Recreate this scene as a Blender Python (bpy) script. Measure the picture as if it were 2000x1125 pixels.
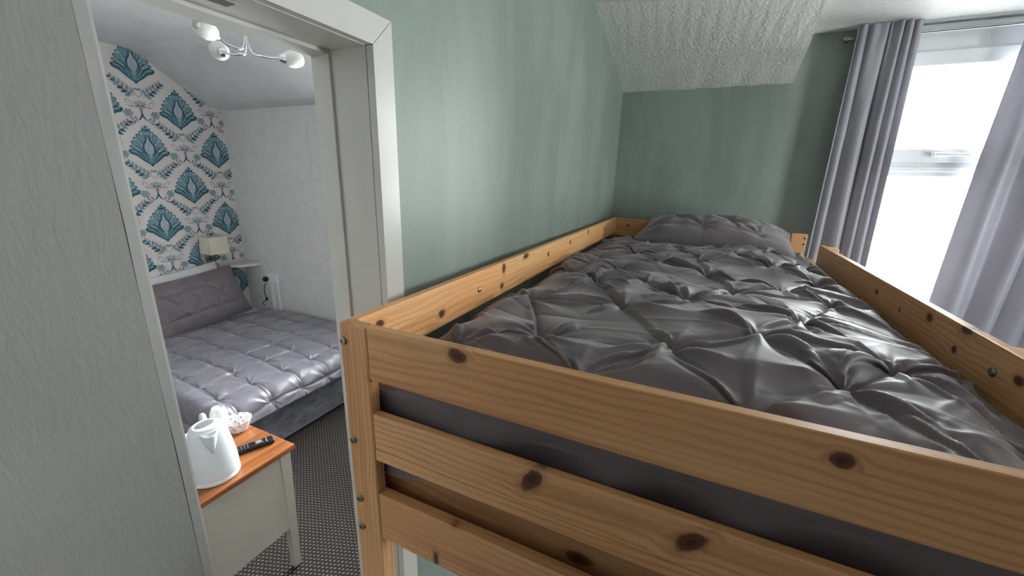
import bpy, bmesh, math, random
import numpy as np
from mathutils import Vector, Matrix

sc = bpy.context.scene
for o in list(bpy.data.objects):
    bpy.data.objects.remove(o)
COL = sc.collection

# ------------------------------------------------------------------ camera
F_PX = 785.8                     # focal length in pixels of the 2000 px wide frame
CAM = Vector((0.0, 0.0, 1.79))
RIGHT = Vector((0.90497697, 0.42471054, 0.0252517))
DOWN = Vector((0.13511936, -0.23062049, -0.9636166))
FWD = Vector((-0.40343457, 0.87546282, -0.26609285))
cam_d = bpy.data.cameras.new('camera')
cam_d.sensor_width = 36.0
cam_d.lens = 36.0 * F_PX / 2000.0
cam_d.clip_start = 0.02
cam = bpy.data.objects.new('camera', cam_d)
COL.objects.link(cam)
U = -DOWN
B = -FWD
cam.matrix_world = Matrix(((RIGHT.x, U.x, B.x, CAM.x), (RIGHT.y, U.y, B.y, CAM.y), (RIGHT.z, U.z, B.z, CAM.z), (0, 0, 0, 1)))
sc.camera = cam


def ray(px, py):
    return RIGHT * ((px - 1000) / F_PX) + DOWN * ((py - 562.5) / F_PX) + FWD


def at(px, py, axis, value):
    d = ray(px, py)
    return CAM + d * ((value - CAM[axis]) / d[axis])


# ------------------------------------------------------------------ daylight
world = bpy.data.worlds.new('overcast_sky')
sc.world = world
world.use_nodes = True
bg = world.node_tree.nodes['Background']
bg.inputs['Color'].default_value = (0.95, 0.975, 1.0, 1)
bg.inputs['Strength'].default_value = 22.0


def portal(name, loc, rot, sx, sy):
    d = bpy.data.lights.new(name, 'AREA')
    d.shape = 'RECTANGLE'
    d.size, d.size_y = sx, sy
    d.cycles.is_portal = True
    o = bpy.data.objects.new(name, d)
    o.location = loc
    o.rotation_euler = rot
    COL.objects.link(o)


# area portals only tell the renderer where daylight enters; they give no light themselves
portal('window_daylight_portal', (1.04, 2.60, 1.68), (math.radians(-90), 0, 0), 0.95, 1.5)
portal('added_window_portal', (2.50, 1.30, 1.6), (0, math.radians(90), 0), 1.1, 0.6)  # opening of the added side window
portal('bedroom_daylight_portal', (-1.75, 2.60, 1.525), (math.radians(-90), 0, 0), 1.25, 1.3)

sc.view_settings.view_transform = 'Standard'
sc.view_settings.look = 'None'
sc.view_settings.gamma = 1.0
sc.view_settings.use_curve_mapping = False
sc.view_settings.exposure = 1.1
sc.cycles.use_denoising = True
sc.cycles.max_bounces = 12
sc.cycles.diffuse_bounces = 8
sc.cycles.transparent_max_bounces = 12
sc.cycles.sample_clamp_indirect = 6.0

# ------------------------------------------------------------------ node helper


def lin(r, g, b):
    f = lambda c: (c / 255 / 12.92) if c / 255 <= 0.04045 else ((c / 255 + 0.055) / 1.055) ** 2.4
    return (f(r), f(g), f(b), 1.0)


class NT:
    def __init__(self, name):
        self.m = bpy.data.materials.new(name)
        self.m.use_nodes = True
        self.t = self.m.node_tree
        self.b = self.t.nodes['Principled BSDF']
        self.out = self.t.nodes['Material Output']

    def n(self, kind, **props):
        nd = self.t.nodes.new(kind)
        for k, v in props.items():
            setattr(nd, k, v)
        return nd

    def put(self, sock, v):
        if isinstance(v, bpy.types.NodeSocket):
            self.t.links.new(v, sock)
        else:
            sock.default_value = v

    def math(self, op, a, b=0.0, c=0.0, clamp=False):
        nd = self.n('ShaderNodeMath', operation=op, use_clamp=clamp)
        for i, v in enumerate((a, b, c)):
            self.put(nd.inputs[i], v)
        return nd.outputs[0]

    def mix(self, f, a, b):
        nd = self.n('ShaderNodeMix', data_type='RGBA')
        self.put(nd.inputs[0], f)
        self.put(nd.inputs[6], a)
        self.put(nd.inputs[7], b)
        return nd.outputs[2]

    def coords(self, scale=(1, 1, 1), kind='Object'):
        tc = self.n('ShaderNodeTexCoord')
        mp = self.n('ShaderNodeMapping')
        self.t.links.new(tc.outputs[kind], mp.inputs[0])
        mp.inputs['Scale'].default_value = scale
        return mp.outputs[0]

    def noise(self, vec, scale, detail=3.0, rough=0.5, distort=0.0):
        nd = self.n('ShaderNodeTexNoise')
        self.put(nd.inputs['Vector'], vec)
        nd.inputs['Scale'].default_value = scale
        nd.inputs['Detail'].default_value = detail
        nd.inputs['Roughness'].default_value = rough
        nd.inputs['Distortion'].default_value = distort
        return nd.outputs[0]

    def rng(self, v, a, b, c=0.0, d=1.0, smooth=True):
        nd = self.n('ShaderNodeMapRange')
        nd.interpolation_type = 'SMOOTHSTEP' if smooth else 'LINEAR'
        self.put(nd.inputs[0], v)
        for i, x in enumerate((a, b, c, d)):
            nd.inputs[i + 1].default_value = x
        return nd.outputs[0]

    def bump(self, h, strength, dist):
        nd = self.n('ShaderNodeBump')
        nd.inputs['Strength'].default_value = strength
        nd.inputs['Distance'].default_value = dist
        self.put(nd.inputs['Height'], h)
        self.t.links.new(nd.outputs[0], self.b.inputs['Normal'])

    def set(self, color=None, rough=None, spec=None, metal=None, **kw):
        if color is not None:
            self.put(self.b.inputs['Base Color'], color)
        if rough is not None:
            self.put(self.b.inputs['Roughness'], rough)
        if spec is not None:
            self.b.inputs['Specular IOR Level'].default_value = spec
        if metal is not None:
            self.b.inputs['Metallic'].default_value = metal
        for k, v in kw.items():
            self.b.inputs[k.replace('_', ' ')].default_value = v
        return self.m


def plain(name, rgb, rough=0.5, spec=0.4, metal=0.0, var=0.06, nscale=9.0, bump=0.0, bscale=120.0, bdist=0.001, **kw):
    t = NT(name)
    c = lin(*rgb)
    v = t.coords()
    dark = tuple(x * (1 - var) for x in c[:3]) + (1,)
    light = tuple(min(1, x * (1 + var)) for x in c[:3]) + (1,)
    f = t.rng(t.noise(v, nscale), 0.3, 0.7)
    t.set(t.mix(f, dark, light), rough, spec, metal, **kw)
    if bump:
        t.bump(t.noise(v, bscale, 4), bump, bdist)
    return t.m


# ------------------------------------------------------------------ materials
def green_paint():
    t = NT('sage_green_paint')
    v = t.coords()
    streak = t.noise(t.coords((3.0, 3.0, 0.9)), 1.6, 5, 0.62, 0.6)
    f = t.rng(streak, 0.35, 0.68)
    roller = t.noise(v, 7.0, 4, 0.6)
    c = t.mix(f, lin(126, 138, 130), lin(140, 152, 143))
    c = t.mix(t.math('MULTIPLY', t.rng(roller, 0.5, 0.75), 0.35), c, lin(137, 149, 142))
    t.set(c, 0.42, 0.45)
    t.bump(t.math('ADD', t.noise(v, 60, 3), t.math('MULTIPLY', t.noise(v, 9, 3), 1.5)), 0.25, 0.002)
    return t.m


def artex():
    t = NT('artex_white_ceiling')
    v = t.coords()
    vo = t.n('ShaderNodeTexVoronoi')
    t.put(vo.inputs['Vector'], v)
    vo.inputs['Scale'].default_value = 75
    h = t.math('ADD', t.math('MULTIPLY', vo.outputs[0], 0.7), t.noise(v, 90, 4, 0.6))
    t.set(lin(210, 210, 207), 0.75, 0.25)
    t.bump(h, 0.5, 0.006)
    return t.m


def anaglypta():
    t = NT('textured_wallpaper_white')
    v = t.coords((1, 1, 0.28))
    h = t.noise(v, 300, 4, 0.6, 0.3)
    big = t.noise(t.coords(), 5, 4)
    t.set(t.mix(t.rng(big, 0.35, 0.7), lin(136, 134, 131), lin(149, 147, 144)), 0.62, 0.3)
    t.bump(h, 0.4, 0.0012)
    return t.m


def pine(name, axis, vaxis, knots=(), tint=1.0, seed=0.0, freq=150.0):
    """Pine with growth lines along `axis`; knots = (u, v, length, height) in the board's own metres."""
    t = NT(name)
    tc = t.n('ShaderNodeTexCoord')
    sp = t.n('ShaderNodeSeparateXYZ')
    t.t.links.new(tc.outputs['Object'], sp.inputs[0])
    u, v = sp.outputs[axis], sp.outputs[vaxis]
    w = sp.outputs[3 - axis - vaxis]
    cb = t.n('ShaderNodeCombineXYZ')
    t.put(cb.inputs[0], t.math('MULTIPLY', u, 2.2))
    t.put(cb.inputs[1], t.math('MULTIPLY', v, 9.0))
    t.put(cb.inputs[2], t.math('ADD', t.math('MULTIPLY', w, 9.0), seed))
    warp = t.noise(cb.outputs[0], 1.0, 3, 0.55)
    g = t.math('ADD', t.math('ADD', v, t.math('MULTIPLY', w, 0.8)), t.math('MULTIPLY', warp, 0.06))
    kmask = None
    for kn in knots:
        ku, kv, kl, kh = kn[:4]
        ka = kn[4] if len(kn) > 4 else 0.0
        u0, v0 = t.math('SUBTRACT', u, ku), t.math('SUBTRACT', v, kv)
        ca, sa = math.cos(ka), math.sin(ka)
        du = t.math('DIVIDE', t.math('ADD', t.math('MULTIPLY', u0, ca), t.math('MULTIPLY', v0, sa)), kl * 0.5)
        dv = t.math('DIVIDE', t.math('SUBTRACT', t.math('MULTIPLY', v0, ca), t.math('MULTIPLY', u0, sa)), kh * 0.5)
        d = t.math('SQRT', t.math('ADD', t.math('MULTIPLY', du, du), t.math('MULTIPLY', dv, dv)))
        d = t.math('ADD', d, t.math('MULTIPLY', t.math('SUBTRACT', t.noise(tc.outputs['Object'], 38.0, 3), 0.5), 1.5))
        ring = t.math('MULTIPLY', t.rng(d, 3.0, 1.0), 0.5)
        g = t.math('ADD', t.math('MULTIPLY', g, t.math('SUBTRACT', 1.0, ring)), t.math('MULTIPLY', t.math('MULTIPLY', d, 0.018), ring))
        core = t.math('MULTIPLY', t.rng(d, 1.5, 0.9), 0.92)
        eye = t.math('MULTIPLY', t.rng(d, 0.62, 0.3), 0.6)
        halo = t.math('MULTIPLY', t.rng(d, 2.4, 0.9), 0.28)
        k1 = t.math('MAXIMUM', core, halo)
        kmask = (k1, eye) if kmask is None else (t.math('MAXIMUM', kmask[0], k1), t.math('MAXIMUM', kmask[1], eye))
    s = t.math('SINE', t.math('MULTIPLY', g, freq * 4.6))
    s2 = t.rng(s, -0.2, 1.0)
    cb2 = t.n('ShaderNodeCombineXYZ')
    t.put(cb2.inputs[0], t.math('MULTIPLY', u, 5.0))
    t.put(cb2.inputs[1], t.math('MULTIPLY', v, 220.0))
    t.put(cb2.inputs[2], t.math('MULTIPLY', w, 220.0))
    fib = t.noise(cb2.outputs[0], 1.0, 3, 0.6)
    tone = t.noise(cb.outputs[0], 0.55, 2)
    tint *= 1.06
    base = t.mix(t.rng(tone, 0.3, 0.7), lin(min(255, 218 * tint), 171 * tint, 122 * tint), lin(202 * tint, 147 * tint, 97 * tint))
    patch = t.rng(t.noise(cb.outputs[0], 0.9, 2), 0.35, 0.62, 0.25, 1.0)
    cb3 = t.n('ShaderNodeCombineXYZ')
    t.put(cb3.inputs[0], t.math('MULTIPLY', u, 1.1))
    t.put(cb3.inputs[1], t.math('MULTIPLY', v, 32.0))
    t.put(cb3.inputs[2], t.math('ADD', t.math('MULTIPLY', w, 32.0), seed * 1.7))
    streak = t.math('MULTIPLY', t.rng(t.noise(cb3.outputs[0], 1.0, 2, 0.5, 0.6), 0.52, 0.74), 0.5)
    base = t.mix(streak, base, lin(168 * tint, 114 * tint, 66 * tint))
    line = lin(154 * tint, 104 * tint, 60 * tint)
    c = t.mix(t.math('MULTIPLY', t.math('MULTIPLY', s2, patch), 0.42), base, line)
    c = t.mix(t.math('MULTIPLY', t.rng(fib, 0.45, 0.75), 0.22), c, line)
    if kmask:
        c = t.mix(kmask[0], c, lin(84, 40, 24))
        c = t.mix(kmask[1], c, lin(34, 16, 12))
    t.set(c, 0.42, 0.4)
    t.bump(t.math('ADD', fib, t.math('MULTIPLY', s2, 0.4)), 0.12, 0.0008)
    return t.m


def satin(name, rgb, rough=0.42, spec=0.55, sheen=0.2, translucent=0.0):
    t = NT(name)
    v = t.coords()
    c = lin(*rgb)
    weave = t.noise(v, 520, 2)
    fold = t.noise(v, 38, 4, 0.6, 0.5)
    t.set(t.mix(t.rng(t.noise(v, 6), 0.3, 0.7), c, tuple(min(1, x * 1.12) for x in c[:3]) + (1,)), rough, spec)
    t.b.inputs['Sheen Weight'].default_value = sheen
    t.b.inputs['Sheen Roughness'].default_value = 0.4
    t.bump(t.math('ADD', t.math('MULTIPLY', weave, 0.1), fold), 0.10, 0.003)
    if translucent:
        tr = t.n('ShaderNodeBsdfTranslucent')
        tr.inputs[0].default_value = tuple(min(1, x * 1.5) for x in c[:3]) + (1,)
        mx = t.n('ShaderNodeMixShader')
        mx.inputs[0].default_value = translucent
        t.t.links.new(t.b.outputs[0], mx.inputs[1])
        t.t.links.new(tr.outputs[0], mx.inputs[2])
        t.t.links.new(mx.outputs[0], t.out.inputs[0])
    return t.m


def carpet():
    t = NT('dark_carpet_pale_flecks')
    a = t.coords((1, 1, 1))
    rot = a.node
    rot.inputs['Rotation'].default_value = (0, 0, math.radians(38))
    sp = t.n('ShaderNodeSeparateXYZ')
    t.t.links.new(a, sp.inputs[0])
    k = 2 * math.pi / 0.021
    d = t.math('MULTIPLY', t.math('SINE', t.math('MULTIPLY', sp.outputs[0], k)), t.math('SINE', t.math('MULTIPLY', sp.outputs[1], k * 0.62)))
    n = t.noise(a, 260, 3, 0.7)
    f = t.rng(t.math('ADD', d, t.math('MULTIPLY', n, 0.5)), 0.55, 1.0)
    f2 = t.math('MULTIPLY', f, 0.8)
    t.set(t.mix(f2, t.mix(n, lin(46, 42, 42), lin(72, 66, 64)), lin(158, 148, 138)), 0.95, 0.1)
    t.bump(t.math('ADD', n, t.math('MULTIPLY', f, 0.8)), 0.8, 0.004)
    return t.m


def varnished_top():
    t = NT('brown_varnished_wood')
    n = t.noise(t.coords((30, 2.2, 30)), 1.6, 4, 0.6, 0.5)
    t.set(t.mix(t.rng(n, 0.3, 0.72), lin(170, 106, 58), lin(124, 70, 36)), 0.3, 0.5)
    t.bump(n, 0.08, 0.001)
    return t.m


def pane_glass():
    t = NT('window_glass')
    tr = t.n('ShaderNodeBsdfTransparent')
    tr.inputs[0].default_value = (0.97, 0.99, 0.98, 1)
    gl = t.n('ShaderNodeBsdfGlossy')
    gl.inputs['Roughness'].default_value = 0.02
    fr = t.n('ShaderNodeFresnel')
    fr.inputs[0].default_value = 1.45
    mx = t.n('ShaderNodeMixShader')
    t.t.links.new(t.math('MULTIPLY', fr.outputs[0], 0.8), mx.inputs[0])
    t.t.links.new(tr.outputs[0], mx.inputs[1])
    t.t.links.new(gl.outputs[0], mx.inputs[2])
    t.t.links.new(mx.outputs[0], t.out.inputs[0])
    return t.m


def floral_china():
    t = NT('floral_china')
    v = t.coords()
    vo = t.n('ShaderNodeTexVoronoi')
    t.put(vo.inputs['Vector'], v)
    vo.inputs['Scale'].default_value = 60
    f = t.rng(vo.outputs[0], 0.32, 0.18)
    hue = t.rng(t.noise(v, 45, 1), 0.45, 0.55)
    t.set(t.mix(f, lin(228, 226, 224), t.mix(hue, lin(196, 84, 110), lin(110, 150, 140))), 0.2, 0.5)
    return t.m


def frosted():
    t = NT('frosted_lamp_glass')
    t.set(lin(226, 227, 224), 0.35, 0.5)
    tr = t.n('ShaderNodeBsdfTranslucent')
    tr.inputs[0].default_value = lin(232, 232, 228)
    mx = t.n('ShaderNodeMixShader')
    mx.inputs[0].default_value = 0.45
    t.t.links.new(t.b.outputs[0], mx.inputs[1])
    t.t.links.new(tr.outputs[0], mx.inputs[2])
    t.t.links.new(mx.outputs[0], t.out.inputs[0])
    return t.m


def velvet():
    t = NT('grey_velvet_upholstery')
    n = t.noise(t.coords((3, 3, 6)), 3.0, 5, 0.6, 0.4)
    t.set(t.mix(t.rng(n, 0.3, 0.7), lin(86, 87, 95), lin(128, 130, 138)), 0.75, 0.2)
    t.b.inputs['Sheen Weight'].default_value = 0.5
    t.bump(n, 0.3, 0.01)
    return t.m


M = dict(
    green=green_paint(), artex=artex(), ana=anaglypta(), carpet=carpet(), top=varnished_top(), glass=pane_glass(),
    floral=floral_china(), frosted=frosted(), velvet=velvet(),
    white_wall=plain('white_matt_wall', (206, 206, 205), 0.7, 0.25, var=0.03, bump=0.15, bscale=40, bdist=0.002),
    ceil2=plain('white_plaster_slope', (208, 209, 210), 0.75, 0.2, var=0.04, nscale=4, bump=0.3, bscale=14, bdist=0.006),
    gloss_white=plain('white_gloss_woodwork', (200, 198, 192), 0.28, 0.5, var=0.02, bump=0.05, bscale=25, bdist=0.002),
    upvc=plain('white_upvc', (226, 230, 232), 0.25, 0.5, var=0.01),
    paper=plain('wallpaper_ground', (214, 208, 204), 0.6, 0.25, var=0.02),
    duvet=satin('charcoal_satin', (106, 98, 102), 0.52, 0.32, 0.4),
    duvet2=satin('grey_satin', (114, 110, 120), 0.38, 0.6, 0.3),
    sheet=satin('grey_cotton_sheet', (92, 92, 95), 0.6, 0.3, 0.2),
    curtain=satin('grey_satin_curtain', (150, 149, 157), 0.45, 0.4, 0.3, 0.13),
    chrome=plain('polished_chrome', (205, 206, 208), 0.12, 0.5, 1.0, var=0.02),
    steel=plain('dull_steel_bolt', (150, 146, 138), 0.35, 0.5, 1.0, var=0.1),
    plastic=plain('white_kettle_plastic', (218, 221, 224), 0.32, 0.5, var=0.01),
    grey_plastic=plain('grey_plastic', (140, 142, 144), 0.35, 0.5, var=0.03),
    black=plain('black_plastic', (22, 22, 24), 0.4, 0.4, var=0.05),
    button=plain('grey_rubber_button', (92, 94, 98), 0.5, 0.4, var=0.05),
    cream=plain('cream_painted_wood', (184, 178, 165), 0.4, 0.4, var=0.02),
    shade=plain('cream_lampshade_fabric', (206, 200, 184), 0.8, 0.2, var=0.04, bump=0.2, bscale=300),
    brass=plain('brushed_brass', (150, 132, 100), 0.35, 0.5, 1.0, var=0.05),
    china=plain('white_china', (230, 230, 228), 0.2, 0.5, var=0.01),
    cotton=plain('white_cotton', (214, 214, 214), 0.8, 0.2, var=0.03, bump=0.2, bscale=60),
    strip=plain('painted_corner_strip', (158, 156, 152), 0.5, 0.35, var=0.04, nscale=30),
    caulk=plain('dark_crack', (96, 92, 88), 0.9, 0.1),
    slatwood=pine('slat_pine', 0, 1, tint=0.92, seed=4.0),
    teal_dark=plain('print_dark_teal', (52, 94, 108), 0.6, 0.2, var=0.15, nscale=60),
    teal=plain('print_teal', (122, 158, 166), 0.6, 0.2, var=0.12, nscale=60),
    teal_pale=plain('print_pale_grey_teal', (170, 184, 188), 0.6, 0.2, var=0.08, nscale=60),
    mauve=plain('print_mauve_grey', (150, 138, 150), 0.6, 0.2, var=0.1, nscale=60),
)

# ------------------------------------------------------------------ mesh helpers


def tag(o, label=None, cat=None, group=None, kind=None):
    if label:
        o['label'] = label
    if cat:
        o['category'] = cat
    if group:
        o['group'] = group
    if kind:
        o['kind'] = kind
    return o


def thing(name, loc, label=None, cat=None, group=None, kind=None):
    o = bpy.data.objects.new(name, None)
    o.empty_display_size = 0.05
    o.location = loc
    COL.objects.link(o)
    return tag(o, label, cat, group, kind)


def world_of(o):
    v = Vector((0, 0, 0))
    while o is not None:
        v += o.location
        o = o.parent
    return v


def link(name, me, parent=None, origin=(0, 0, 0), mats=()):
    o = bpy.data.objects.new(name, me)
    for m in mats:
        me.materials.append(m)
    COL.objects.link(o)
    o.location = Vector(origin) - (world_of(parent) if parent else Vector((0, 0, 0)))
    o.parent = parent
    return o


def mesh(name, verts, faces, mat, parent=None, origin=None, smooth=False, midx=None, smooth_angle=None):
    vs = np.array(verts, float)
    if origin is None:
        origin = (vs.min(0) + vs.max(0)) / 2
    vs = vs - np.array(origin)
    me = bpy.data.meshes.new(name)
    me.from_pydata(vs.tolist(), [], [tuple(f) for f in faces])
    mats = mat if isinstance(mat, (list, tuple)) else [mat]
    o = link(name, me, parent, origin, mats)
    if midx is not None:
        me.polygons.foreach_set('material_index', midx)
    bm = bmesh.new()
    bm.from_mesh(me)
    bmesh.ops.recalc_face_normals(bm, faces=bm.faces)
    bm.to_mesh(me)
    bm.free()
    if smooth:
        me.polygons.foreach_set('use_smooth', [True] * len(me.polygons))
    if smooth_angle:
        me.set_sharp_from_angle(angle=math.radians(smooth_angle))
    return o


def box(name, a, b, mat, parent=None, bev=0.0, seg=2, origin=None, rot=None):
    a, b = Vector(a), Vector(b)
    c = (a + b) / 2
    s = b - a
    bm = bmesh.new()
    bmesh.ops.create_cube(bm, size=1.0)
    for v in bm.verts:
        v.co = Vector((v.co.x * s.x, v.co.y * s.y, v.co.z * s.z))
    if bev:
        bmesh.ops.bevel(bm, geom=list(bm.edges), offset=bev, segments=seg, affect='EDGES', profile=0.5)
    if rot is not None:
        bmesh.ops.transform(bm, matrix=rot.to_4x4(), verts=bm.verts)
    me = bpy.data.meshes.new(name)
    bm.to_mesh(me)
    bm.free()
    return link(name, me, parent, c if origin is None else origin, [mat])


def prism(name, poly, axis, lo, hi, mat, parent=None, origin=None):
    """poly in the two other axes (in x,y,z order), extruded along axis from lo to hi."""
    n = len(poly)
    vs = []
    for h in (lo, hi):
        for p in poly:
            q = list(p)
            q.insert(axis, h)
            vs.append(q)
    fs = [list(range(n))[::-1], list(range(n, 2 * n))] + [[i, (i + 1) % n, n + (i + 1) % n, n + i] for i in range(n)]
    return mesh(name, vs, fs, mat, parent, origin)


def tube_data(path, r, seg=10, cap=True):
    pts = [Vector(p) for p in path]
    vs, fs = [], []
    prev = None
    for i, p in enumerate(pts):
        d = (pts[min(i + 1, len(pts) - 1)] - pts[max(i - 1, 0)]).normalized()
        if prev is None:
            ref = Vector((0, 0, 1)) if abs(d.z) < 0.9 else Vector((1, 0, 0))
            x = d.cross(ref).normalized()
        else:
            x = (prev - d * prev.dot(d)).normalized()
        prev = x
        y = d.cross(x)
        rr = r[i] if isinstance(r, (list, tuple)) else r
        for k in range(seg):
            t = 2 * math.pi * k / seg
            vs.append(p + x * (rr * math.cos(t)) + y * (rr * math.sin(t)))
    for i in range(len(pts) - 1):
        for k in range(seg):
            fs.append((i * seg + k, i * seg + (k + 1) % seg, (i + 1) * seg + (k + 1) % seg, (i + 1) * seg + k))
    if cap:
        fs.append(tuple(range(seg))[::-1])
        fs.append(tuple(range((len(pts) - 1) * seg, len(pts) * seg)))
    return [tuple(v) for v in vs], fs


def tube(name, path, r, mat, parent=None, seg=10):
    v, f = tube_data(path, r, seg)
    return mesh(name, v, f, mat, parent, smooth=True, smooth_angle=50)


def curve_pts(ctrl, n=12):
    """Catmull-Rom through control points."""
    c = [Vector(p) for p in ctrl]
    c = [c[0] * 2 - c[1]] + c + [c[-1] * 2 - c[-2]]
    out = []
    for i in range(1, len(c) - 2):
        for k in range(n):
            t = k / n
            out.append(0.5 * ((2 * c[i]) + (c[i + 1] - c[i - 1]) * t + (2 * c[i - 1] - 5 * c[i] + 4 * c[i + 1] - c[i + 2]) * t * t + (3 * c[i] - c[i - 1] - 3 * c[i + 1] + c[i + 2]) * t ** 3))
    out.append(c[-2])
    return out


def lathe(name, prof, centre, mat, parent=None, seg=32, rot=None, squash=(1, 1), angle=40):
    """prof = [(radius, height)...] turned about z through centre; rot turns the result."""
    vs, fs = [], []
    n = len(prof)
    for (r, z) in prof:
        for k in range(seg):
            t = 2 * math.pi * k / seg
            v = Vector((r * math.cos(t) * squash[0], r * math.sin(t) * squash[1], z))
            if rot is not None:
                v = rot @ v
            vs.append(tuple(v + Vector(centre)))
    for i in range(n - 1):
        for k in range(seg):
            fs.append((i * seg + k, i * seg + (k + 1) % seg, (i + 1) * seg + (k + 1) % seg, (i + 1) * seg + k))
    if prof[0][0] > 1e-4:
        fs.append(tuple(range(seg))[::-1])
    if prof[-1][0] > 1e-4:
        fs.append(tuple(range((n - 1) * seg, n * seg)))
    o = mesh(name, vs, fs, mat, parent, smooth=True, smooth_angle=angle)
    bm = bmesh.new()
    bm.from_mesh(o.data)
    bmesh.ops.remove_doubles(bm, verts=bm.verts, dist=1e-6)
    bm.to_mesh(o.data)
    bm.free()
    return o


def struct(o):
    o['kind'] = 'structure'
    return o


# ------------------------------------------------------------------ room shells
XW = -0.491          # face of the green partition
XP = -0.592          # its other face, in the second bedroom
YF = 2.468           # far wall with the window
YB = 2.40            # far wall of the second bedroom
XG = -4.0            # papered wall of the second bedroom
DY0, DY1, DZ = 0.094, 0.52, 1.975   # door opening
CZ = 2.455           # flat ceiling
WX0, WX1, WZ0, WZ1 = 0.585, 1.50, 0.95, 2.452      # window opening
BX0, BX1, BZ0, BZ1 = -2.35, -1.15, 0.90, 2.15        # window of the second bedroom

struct(box('floor', (-4.1, -1.45, -0.06), (2.4, 2.62, 0), M['carpet']))
# partition: three pieces around the door opening, one object
pv, pf = [], []


def addbox(vs, fs, a, b):
    n = len(vs)
    for x in (a[0], b[0]):
        for y in (a[1], b[1]):
            for z in (a[2], b[2]):
                vs.append((x, y, z))
    fs += [[n + i for i in q] for q in ((0, 1, 3, 2), (4, 6, 7, 5), (0, 4, 5, 1), (2, 3, 7, 6), (0, 2, 6, 4), (1, 5, 7, 3))]


def boxes(name, lst, mat, parent=None, midx=None):
    vs, fs = [], []
    for a, b in lst:
        addbox(vs, fs, a, b)
    return mesh(name, vs, fs, mat, parent)


# green face and white face are different paints on the two sides of one wall
vs, fs = [], []
for a, b in (((XP, DY1, 0), (XW, YF, 2.9)), ((XP, DY0 - 0.02, DZ), (XW, DY1, 2.9)), ((XP, -1.3, 0), (XW, DY0 - 0.02, 2.9))):
    addbox(vs, fs, a, b)
wl = mesh('wall_left', vs, fs, [M['green'], M['white_wall']])
for p in wl.data.polygons:
    if p.normal.x < -0.5:
        p.material_index = 1
struct(wl)
struct(boxes('wall_far', [((XP, YF, 0), (WX0, YF + 0.14, 2.9)), ((WX1, YF, 0), (2.4, YF + 0.14, 2.9)), ((WX0, YF, 0), (WX1, YF + 0.14, WZ0)), ((WX0, YF, WZ1), (WX1, YF + 0.14, 2.9))], M['green']))
VY0, VY1, VZ0, VZ1 = 1.05, 1.55, 1.10, 2.1        # unseen side window, added to brighten the room
struct(boxes('wall_right', [((2.3, -1.3, 0), (2.4, VY0, 2.9)), ((2.3, VY1, 0), (2.4, YF, 2.9)), ((2.3, VY0, 0), (2.4, VY1, VZ0)), ((2.3, VY0, VZ1), (2.4, VY1, 2.9))], M['green']))
struct(box('wall_back', (XW, -1.4, 0), (2.4, -1.3, 2.9), M['white_wall']))
struct(box('ceiling', (XP, -1.4, CZ), (2.4, YF, CZ + 0.08), M['artex']))
# sloping soffit under the roof, hung below the flat ceiling
sl = [(XW, YF, 2.257), (XW, 2.195, 2.346), (XW, 1.745, CZ + 0.01), (XW, YF, CZ + 0.01)]
sr = [(0.304, YF, 2.253), (0.304, 2.202, 2.341), (0.304, 1.97, CZ + 0.01), (0.304, YF, CZ + 0.01)]
NS = 14
vs, fs = [], []
rnd = random.Random(3)
for i in range(NS + 1):
    t = i / NS
    for k, (a, b) in enumerate(zip(sl, sr)):
        p = Vector(a).lerp(Vector(b), t)
        if k == 0:
            p.z += rnd.uniform(-0.003, 0.003)
        vs.append(tuple(p))
for i in range(NS):
    for k in range(3):
        fs.append((i * 4 + k, i * 4 + k + 1, i * 4 + k + 5, i * 4 + k + 4))
    fs.append((i * 4 + 3, i * 4, i * 4 + 4, i * 4 + 7))
fs += [(0, 1, 2, 3), tuple(NS * 4 + k for k in (3, 2, 1, 0))]
struct(mesh('ceiling_slope', vs, fs, M['artex']))

# papered pier beside the camera, with its plain corner strip
struct(boxes('wall_near', [((XW - 0.101, -1.3, 0), (-0.25, 0.0965, CZ)), ((XW - 0.101, 0.0965, 0), (-0.2665, 0.1025, CZ))], M['ana']))
rnd = random.Random(5)
vs, fs = [], []
NSTR = 60
for i in range(NSTR + 1):
    z = CZ * i / NSTR
    e = 0.0966 + rnd.uniform(-0.0003, 0.0003)
    for (x, y) in ((-0.2499, e), (-0.2494, 0.1010), (-0.2515, 0.103), (-0.266, 0.103), (-0.266, e)):
        vs.append((x + rnd.uniform(-0.0001, 0.0001), y, z))
for i in range(NSTR):
    for k in range(5):
        fs.append((i * 5 + k, i * 5 + (k + 1) % 5, i * 5 + 5 + (k + 1) % 5, i * 5 + 5 + k))
fs += [tuple(range(5)), tuple(range(NSTR * 5, NSTR * 5 + 5))[::-1]]
struct(mesh('trim_1', vs, fs, M['strip']))

# second bedroom
g = [(-1.35, 0), (YB, 0), (YB, 2.9), (-1.35, 2.9)]
wall_g = struct(prism('wall_bedroom_head', g, 0, XG - 0.1, XG, M['paper']))
struct(boxes('wall_bedroom_far', [((XG - 0.1, YB, 0), (BX0, YF + 0.14, 2.9)), ((BX1, YB, 0), (XP, YF + 0.14, 2.9)), ((BX0, YB, 0), (BX1, YF + 0.14, BZ0)), ((BX0, YB, BZ1), (BX1, YF + 0.14, 2.9))], M['white_wall']))
struct(box('wall_bedroom_back', (XG - 0.1, -1.45, 0), (XP, -1.35, 2.9), M['white_wall']))
prof = [(-1.35, 2.635), (1.2, 2.635), (1.70, 2.634), (1.80, 2.628), (1.89, 2.592), (1.98, 2.52), (2.08, 2.453), (2.18, 2.385), (2.30, 2.32), (2.42, 2.284), (2.42, 2.9), (-1.35, 2.9)]
struct(prism('ceiling_bedroom', prof, 0, XG - 0.05, XP, M['ceil2']))

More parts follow.
